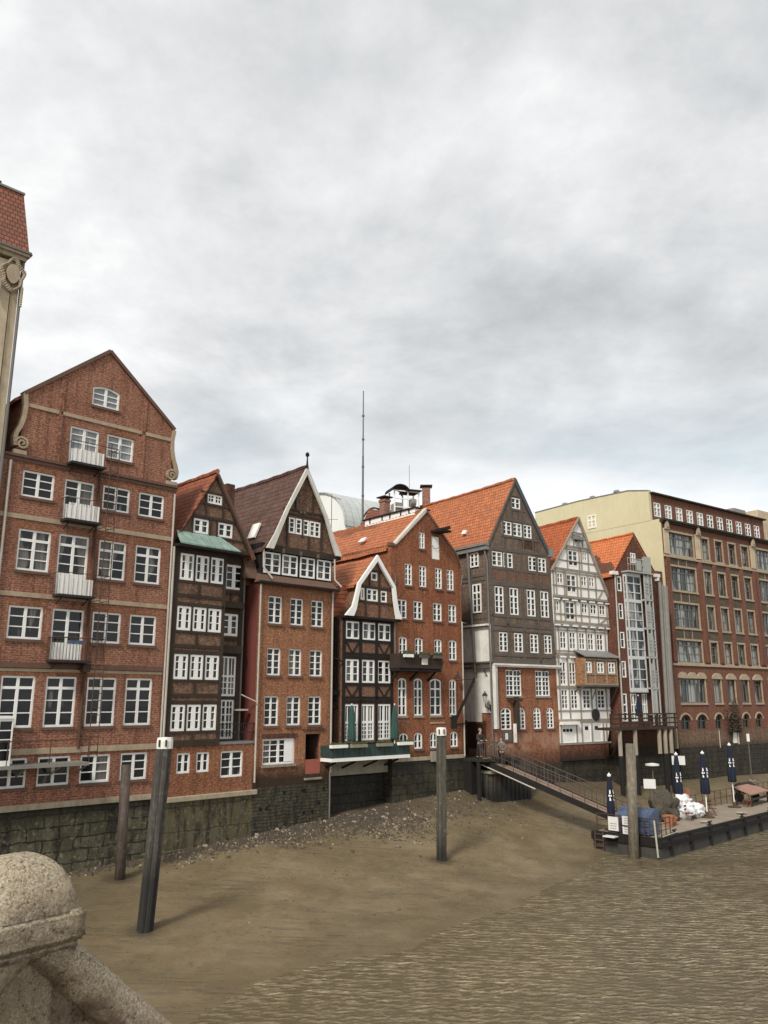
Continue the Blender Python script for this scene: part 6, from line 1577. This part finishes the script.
o = empty('outboard_motor', pw(19.6, 3.3), .2); tag(o, 'black covered scooter-like machine parked behind the pink boards', 'machine')
MB().add(*blob(0, 0, .95, .95, .35, .38, 8, .3)).build('cover', M['black'], o, smooth=True)
for x in (-.65, .65): 
    w = MB(); w.tube((x, -.07, .32), (x, .07, .32), .32, n=18); w.build('wheel', M['timber_black'], o)
b = MB(); b.path([(.55, -.3, 1.45), (.6, 0, 1.35), (.55, .3, 1.45)], .03); b.build('handlebar', M['pipe_light'], o)
o = MB().add(*blob(0, 0, .35, 1.3, .6, .5, 12, .3)).build('covered_pile', M['black'], None, smooth=True); o.location = pw(21.5, 1.9); o.rotation_euler = (0, 0, R(45)); tag(o, 'black covered pile at the right edge of the pontoon', 'covered pile')
def signpost(pos, hgt, lab, wdt=.7):
    o = empty('sign_post', pos, R(-15)); tag(o, lab, 'sign'); MB().tube((0, 0, 0), (0, 0, hgt), .05).build('pole', M['timber_grey'], o); MB().box(-wdt/2, wdt/2, -.09, -.05, hgt-.55, hgt).build('sign_panel', M['board'], o)
signpost(pw(6.3, 3.7), 2.35, 'white sign on a grey post at the edge behind the net heap')
signpost(pw(9.9, 3.5), 3.55, 'small white sign beside the second navy parasol', .8)
signpost(pw(21.5, 3.6), 4.6, 'thin post with small white marker at the right edge of the picture', .2)
b = empty('street_lantern', pw(6.9, 3.75), 0); tag(b, 'flat white-topped lamp on a thin post above the net heap', 'lamp'); MB().tube((0, 0, 0), (0, 0, 3.1), .04).build('pole', M['timber_grey'], b); MB().lathe([(.1, 0), (.42, .05), (.42, .14), (.1, .2)], (0, 0, 3.05), 12).build('lamp_head', M['board'], b)

for k, (u, v, lab) in enumerate(((12.6, .9, 'coil of pale rope lying on the deck between the second and third tall parasols'), (7.2, .8, 'coil of pale rope lying near the edge in front of the wooden chairs'))):
    b = MB()
    for q in range(46):
        t0, t1 = q*.42, (q+1)*.42; r0 = .16+.004*q; b.tube((r0*math.cos(t0), r0*math.sin(t0), .03+.0022*q), ((r0+.004)*math.cos(t1), (r0+.004)*math.sin(t1), .03+.0022*(q+1)), .022, n=5)
    o = b.build('rope_coil', M['rope'], None); o.location = pw(u, v); tag(o, lab, 'rope', 'rope coils on the pontoon')
# ------------------------------------------------------------------ gangway and landing
def build_gangway():
    A = Vector((5.96, 53.0, 4.5)); B = Vector((14.1, 48.6, 1.12)); L = (B-A).length
    d = Vector((B.x-A.x, B.y-A.y, 0)); rz = math.atan2(d.y, d.x); hor = d.length; pitch = math.atan2(B.z-A.z, hor)
    o = empty('gangway', tuple(A)); o.rotation_euler = (0, 0, rz); tag(o, 'sloping wooden gangway with iron railings leading from the quay down to the pontoon', 'gangway')
    W = 1.65; s = math.tan(pitch)
    def P(x, y, z): return (x, y, z+s*x)
    def bar(b, y0, y1, z0, z1, x0=0, x1=hor): b.hexa([P(x0, y0, z0), P(x0, y1, z0), P(x0, y1, z1), P(x0, y0, z1)], [P(x1, y0, z0), P(x1, y1, z0), P(x1, y1, z1), P(x1, y0, z1)])
    b = MB(); bar(b, .06, W-.06, -.05, 0)
    b.build('walkway', M['gangdeck'], o)
    b = MB(); bar(b, 0, .06, -.3, .06); bar(b, W-.06, W, -.3, .06)
    for i in range(12): x = hor*i/12; b.hexa([P(x, .06, -.2), P(x, W-.06, -.2), P(x, W-.06, -.06), P(x, .06, -.06)], [P(x+.08, .06, -.2), P(x+.08, W-.06, -.2), P(x+.08, W-.06, -.06), P(x+.08, .06, -.06)])
    b.build('side_girder', M['timber_black'], o)
    for y in (.03, W-.03):
        b = MB()
        for z, r in ((1.05, .028), (.55, .016), (.2, .014)): b.tube(P(0, y, z), P(hor, y, z), r, n=6)
        for i in range(14): x = hor*i/13; b.tube(P(x, y, 0), P(x, y, 1.05), .026, n=6)
        for i in range(int(hor/.22)): x = .07+i*.22; b.tube(P(x, y, .2), P(x, y, 1.03), .008, n=4)
        b.build('railing', M['railgrey'], o)
    b = MB(); b.tube((.1, -.1, -.35), (hor*.38, -.1, s*hor*.38-.35), .04); b.build('service_pipe', M['pipe_light'], o)
    # landing stage on dark timber piers
    q = empty('landing_stage', (5.1, 53.6, 0), R(90-51)); tag(q, 'dark timber landing stage on planked piers at the top of the gangway', 'landing stage')
    b = MB(); b.box(-.1, 3.4, -1.7, 1.6, 4.32, 4.46); b.build('platform', M['stone_d'], q)
    b = MB()
    for i in range(19): x = .75+i*.19; b.box(x, x+.17, -1.52-.03*(i % 2), -1.3, -.5, 3.6 if i < 8 else 4.3)
    for i in range(9): y = -1.3+i*.22; b.box(.62-.03*(i % 2), .8, y, y+.2, -.5, 3.6)
    b.build('pier_planking', M['pierwood'], q)
    MB().box(.55, 2.2, -1.65, -.2, 3.6, 3.78).build('pier_cap', M['concrete'], q)
    b = MB()
    for x in (-.05, 1.0): b.tube((x, -1.2, -.5), (x, -1.2, 4.32), .14, n=10)
    b.box(-.1, .5, -.6, 1.5, -.5, 4.32)
    b.build('pier_post', M['timber_black'], q)
    b = MB(); railing(b, [(-.1, -1.6, 4.46), (1.3, -1.65, 4.46)], 1.0, .022, .2); b.tube((1.35, -1.6, 3.6), (1.35, -1.6, 5.6), .045)
    b.build('railing', M['railgrey'], q)
M['gangdeck'] = wood('gangway_boards', (.36, .25, .19), (.26, .18, .135), sc_=(1, 8, 1))
M['railgrey'] = paint('grey_rail_iron', (.085, .07, .058), .7, .4, (.09, .05, .035))
M['pierwood'] = tidepile('pier_planks', (.085, .075, .058), 2.6, 3.6)
build_gangway()

# ------------------------------------------------------------------ people
def skin_mesh(name, pts, edges, mat, parent, root=0, sub=1):
    me = bpy.data.meshes.new(name); me.from_pydata([p[:3] for p in pts], edges, []); o = bpy.data.objects.new(name, me); col.objects.link(o)
    if parent: o.parent = parent
    m = o.modifiers.new('skin', 'SKIN'); m.use_smooth_shade = True
    if not me.skin_vertices: 
        bpy.context.view_layer.objects.active = o
    sv = me.skin_vertices[0].data if me.skin_vertices else None
    for i, p in enumerate(pts):
        sv[i].radius = (p[3], p[4] if len(p) > 4 else p[3]); sv[i].use_root = (i == root)
    s = o.modifiers.new('sub', 'SUBSURF'); s.levels = sub; s.render_levels = sub
    me.materials.append(mat); return o
def person(loc, rz, label, coat, hair, lean=0.0):
    o = empty('person', loc, rz); tag(o, label, 'person', 'people at the top of the gangway')
    L = lean
    P = [(0, 0, .92, .13, .10), (0, -.02-L*.3, 1.15, .14, .10), (0, -L*.7, 1.40, .17, .11), (0, -L*.8, 1.50, .06, .06), (0, -.02-L, 1.60, .08, .09), (0, -.02-L, 1.70, .09, .10), (0, -L, 1.77, .05, .06),
         (.18, -L*.7, 1.42, .06), (.27, -.03-L*.8, 1.15, .045), (.2, -.28-L, 1.08, .035), (.17, -.36-L, 1.10, .03), (-.18, -L*.7, 1.42, .06), (-.27, -.03-L*.8, 1.15, .045), (-.2, -.28-L, 1.08, .035), (-.17, -.36-L, 1.10, .03),
         (.09, 0, .85, .09), (.10, -.04, .48, .06), (.10, .02, .09, .045), (.11, -.16, .04, .04), (-.09, 0, .85, .09), (-.12, .03, .48, .06), (-.13, .10, .09, .045), (-.14, -.08, .04, .04)]
    E = [(0, 1), (1, 2), (2, 3), (3, 4), (4, 5), (5, 6), (2, 7), (7, 8), (8, 9), (9, 10), (2, 11), (11, 12), (12, 13), (13, 14), (0, 15), (15, 16), (16, 17), (17, 18), (0, 19), (19, 20), (20, 21), (21, 22)]
    k = len(P)
    for sd, h in ((1, 10), (-1, 14)):      # fingers curl over the rail
        hx, hy, hz = P[h][:3]
        for f in range(4):
            a = len(P); P.append((hx-sd*(.03-.02*f), hy-.05, hz+.005, .009)); P.append((hx-sd*(.03-.02*f), hy-.085+.004*abs(f-1), hz-.03, .007)); E += [(h, a), (a, a+1)]
        a = len(P); P.append((hx-sd*.05, hy-.01, hz-.02, .011)); P.append((hx-sd*.055, hy-.05, hz-.03, .009)); E += [(h, a), (a, a+1)]
    a = len(P); P.append((0, -.125-L, 1.66, .016)); E.append((5, a))      # nose
    skin_mesh('body', P, E, M['skin'], o, 0)
    C = [(0, 0, .88, .165, .13), (0, -.02-L*.3, 1.12, .165, .125), (0, -L*.7, 1.40, .19, .13), (0, -L*.75, 1.47, .09, .09), (.19, -L*.7, 1.42, .078), (.28, -.03-L*.8, 1.15, .062), (.205, -.26-L, 1.085, .05), (-.19, -L*.7, 1.42, .078), (-.28, -.03-L*.8, 1.15, .062), (-.205, -.26-L, 1.085, .05)]
    skin_mesh('jacket', C, [(0, 1), (1, 2), (2, 3), (2, 4), (4, 5), (5, 6), (2, 7), (7, 8), (8, 9)], M[coat], o, 0)
    T = [(0, 0, .93, .14, .11), (.09, 0, .84, .105), (.10, -.04, .48, .078), (.10, .02, .10, .062), (-.09, 0, .84, .105), (-.12, .03, .48, .078), (-.13, .10, .10, .062)]
    skin_mesh('trousers', T, [(0, 1), (1, 2), (2, 3), (0, 4), (4, 5), (5, 6)], M['trousers'], o, 0)
    for x, y in ((.105, -.06), (-.135, .02)):
        s = MB().box(x-.05, x+.05, y-.16, y+.12, 0, .09).build('shoe', M['black'], o, bevel=.03)
    h = MB(); v, f = blob(0, .015-L, 1.73, .105, .12, .11, 2, .1, 14, 8); v = [(a, b if b > -.07-L or c > 1.76 else -.07-L, c) for a, b, c in v]; h.add(v, f); h.build('hair', M[hair], o, smooth=True)
    e = MB()
    for x in (-.035, .035): e.tube((x, -.115-L, 1.69), (x, -.108-L, 1.69), .012, n=8)
    e.build('eyes', M['black'], o)
    e = MB(); e.box(-.025, .025, -.117-L, -.105-L, 1.618, 1.628); e.build('mouth', M['render_red_light'], o)
    return o
person((6.05, 53.9, 4.46), R(35), 'person in dark coat with fair hair leaning on the rail at the landing stage', 'coat', 'hair_fair', .08)
person((7.35, 53.15, 3.98), R(-20), 'person in grey jacket and dark trousers at the very top of the gangway', 'jacket', 'hair', .12)

# ------------------------------------------------------------------ granite bridge post in the foreground
def build_post():
    az = R(35.5); d = Vector((math.sin(az), math.cos(az), 0)); nrm = Vector((math.cos(az), -math.sin(az), 0))
    a = .62; F = Vector((-1.83, 5.5, 0)); c = F-d*a/2-nrm*a/2
    o = empty('bridge_post', (c.x, c.y, 0), math.atan2(d.y, d.x)); tag(o, 'rough granite bridge post with domed cap in the lower left corner', 'bridge post')
    # local x along d (away from the viewer), local -y towards nrm
    zt, zb = 6.752, 6.575
    n, m = 64, 26; vs = []
    for j in range(m+1):
        t = (math.pi/2)*j/m; rr = math.cos(t)**.8; zz = math.sin(t)
        for i in range(n):
            p = 2*math.pi*i/n; e = 7.; q = (abs(math.cos(p))**e+abs(math.sin(p))**e)**(-1/e)
            r = (a/2-.012)*(q*(1-zz*.8)+1.06*zz*.8)*rr if j < m else 0
            w = Vector((r*math.cos(p), r*math.sin(p), zt+.325*zz)); k = 1+.022*noise.noise(w*8)+.013*noise.noise(w*28)
            vs.append((w.x*k, w.y*k, zt+(w.z-zt)*k))
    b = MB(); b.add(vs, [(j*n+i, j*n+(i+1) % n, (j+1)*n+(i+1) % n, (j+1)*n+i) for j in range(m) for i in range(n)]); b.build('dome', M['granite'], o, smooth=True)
    def rough(name, bx, bev, cuts=8, amp=.010, parent=o, taper=None):
        bm = bmesh.new(); x0, x1, y0, y1, z0, z1 = bx
        bmesh.ops.create_cube(bm, size=1)
        for v in bm.verts: v.co = Vector((x0+(v.co.x+.5)*(x1-x0), y0+(v.co.y+.5)*(y1-y0), z0+(v.co.z+.5)*(z1-z0)))
        bmesh.ops.bevel(bm, geom=list(bm.edges), offset=bev, segments=3, affect='EDGES')
        bmesh.ops.subdivide_edges(bm, edges=[e for e in bm.edges if e.calc_length() > .05], cuts=cuts, use_grid_fill=True)
        for v in bm.verts: v.co += v.normal*0+Vector((noise.noise(v.co*14), noise.noise(v.co*14+Vector((5, 0, 0))), noise.noise(v.co*14+Vector((0, 7, 0)))))*amp
        me = bpy.data.meshes.new(name); bm.to_mesh(me); bm.free(); me.materials.append(M['granite'])
        for p in me.polygons: p.use_smooth = True
        q = bpy.data.objects.new(name, me); col.objects.link(q); q.parent = parent; return q
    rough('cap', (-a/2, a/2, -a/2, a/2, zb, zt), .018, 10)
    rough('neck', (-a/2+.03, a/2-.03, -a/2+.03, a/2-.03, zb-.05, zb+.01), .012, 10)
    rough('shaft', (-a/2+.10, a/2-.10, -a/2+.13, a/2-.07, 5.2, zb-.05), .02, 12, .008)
    # coping ribs running down and outwards from the post
    def rib(p0, p1, r, name, cnt=26):
        p0 = Vector(p0); p1 = Vector(p1); dd = (p1-p0).normalized(); sd = dd.cross(Vector((0, 0, 1))).normalized(); up = sd.cross(dd)
        vs = []; n = 20
        for k in range(cnt+1):
            c2 = p0.lerp(p1, k/cnt)
            for i in range(n):
                t = 2*math.pi*i/n; ex = .75
                cx = math.copysign(abs(math.cos(t))**ex, math.cos(t)); sy = math.copysign(abs(math.sin(t))**ex, math.sin(t))
                w = c2+sd*cx*r+up*sy*r*.85
                vs.append(w+Vector((noise.noise(w*12), noise.noise(w*12+Vector((3, 0, 0))), noise.noise(w*12+Vector((0, 3, 0)))))*.012)
        b = MB(); b.add(vs, [(k*n+i, k*n+(i+1) % n, (k+1)*n+(i+1) % n, (k+1)*n+i) for k in range(cnt) for i in range(n)]+[tuple(range(n))[::-1], tuple(range(cnt*n, cnt*n+n))])
        return b.build(name, M['granite'], o, smooth=True)
    rib((.0, -.112, 6.66), (1.5, -.16, 5.36), .155, 'coping')
    rib((.0, -.110, 6.66), (-1.5, -.16, 5.36), .155, 'coping')
    bm = bmesh.new(); n = 40; vs = []
    for j in range(n+1):
        for i in range(n+1):
            g = j/n; z = 6.52-1.2*g; hw = .1+1.2*g; x = -hw+2*hw*i/n
            w = Vector((x, -.165, z)); w.y += .014*noise.noise(w*9)+.007*noise.noise(w*26); vs.append(w)
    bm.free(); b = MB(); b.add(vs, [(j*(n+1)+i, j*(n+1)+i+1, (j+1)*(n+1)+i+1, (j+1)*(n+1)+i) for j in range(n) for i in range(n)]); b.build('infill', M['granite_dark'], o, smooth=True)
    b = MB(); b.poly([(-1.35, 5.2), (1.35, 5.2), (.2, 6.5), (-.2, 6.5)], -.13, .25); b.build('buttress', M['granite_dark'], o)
    rough('pier', (-1.6, 1.6, -.55, .5, 3.0, 5.25), .04, 4)
build_post()

# ------------------------------------------------------------------ sky and sun
w = bpy.data.worlds.new('World'); sc.world = w
t = NT('w', w)
SUN_EL, SUN_AZ = 42, 205          # azimuth clockwise from +y
sky = t.n('ShaderNodeTexSky', sky_type='NISHITA'); sky.sun_disc = False; sky.sun_elevation = R(SUN_EL); sky.sun_rotation = R(SUN_AZ)
g = t.n('ShaderNodeTexCoord').outputs['Generated']; x, y, z = t.sep(g)
zz = t.math('ADD', t.math('MAXIMUM', z, 0.0), .22)
pv_ = t.comb(t.math('DIVIDE', x, zz), t.math('DIVIDE', y, zz), 0)
n1 = t.noise(t.mapping(pv_, (1, 1, 1), loc=(3.3, 8.8, 0)), .62, 8, .56, dist=.25)
n2 = t.noise(t.mapping(pv_, (1, 1, 1), loc=(7.2, .3, 0)), 2.1, 7, .6, dist=.2)
n9 = t.noise(pv_, 5.5, 6, .6)
f = t.math('ADD', t.math('ADD', t.math('MULTIPLY', n1, .52), t.math('MULTIPLY', n2, .34)), t.math('MULTIPLY', n9, .14))
clouds = t.ramp(f, [(.39, (.90, .90, .89)), (.45, (.74, .745, .745)), (.51, (.60, .61, .615)), (.585, (.44, .455, .46))])
hz = t.rng(z, .14, .40, 0, 1, True)
n3 = t.noise(t.mapping(pv_, (.6, 1, 1), loc=(1, 8, 0)), 1.1, 6, .55)
low = t.ramp(n3, [(.38, (.60, .71, .76)), (.47, (.80, .84, .86)), (.54, (.98, .98, .98))])
clouds = t.mix(hz, low, clouds)
skyc = t.mix(1.0, sky.outputs[0], (.10, .10, .10), 'MULTIPLY')
final = t.mix(.93, skyc, clouds)
bg = t.n('ShaderNodeBackground'); t.l(final, bg.inputs[0]); bg.inputs[1].default_value = 1.24
wo = t.n('ShaderNodeOutputWorld'); t.l(bg.outputs[0], wo.inputs[0])

ld = bpy.data.lights.new('sun', 'SUN'); ld.energy = 3.2; ld.angle = R(12); ld.color = (1, .95, .87)
so = bpy.data.objects.new('sun', ld); col.objects.link(so)
el, azs = R(SUN_EL), R(SUN_AZ)
dirv = Vector((math.sin(azs)*math.cos(el), math.cos(azs)*math.cos(el), math.sin(el)))
so.rotation_euler = dirv.to_track_quat('Z', 'Y').to_euler(); so.location = (0, 0, 60)

cam = bpy.data.cameras.new('camera'); co = bpy.data.objects.new('camera', cam); col.objects.link(co); sc.camera = co
co.location = (0, 0, 8.0); co.rotation_euler = (R(90+12.95), 0, 0)
cam.sensor_fit = 'VERTICAL'; cam.sensor_height = 36; cam.lens = 820/1024*36; cam.clip_start = .1; cam.clip_end = 5000
sc.view_settings.view_transform = 'Standard'; sc.view_settings.look = 'None'; sc.view_settings.exposure = 0
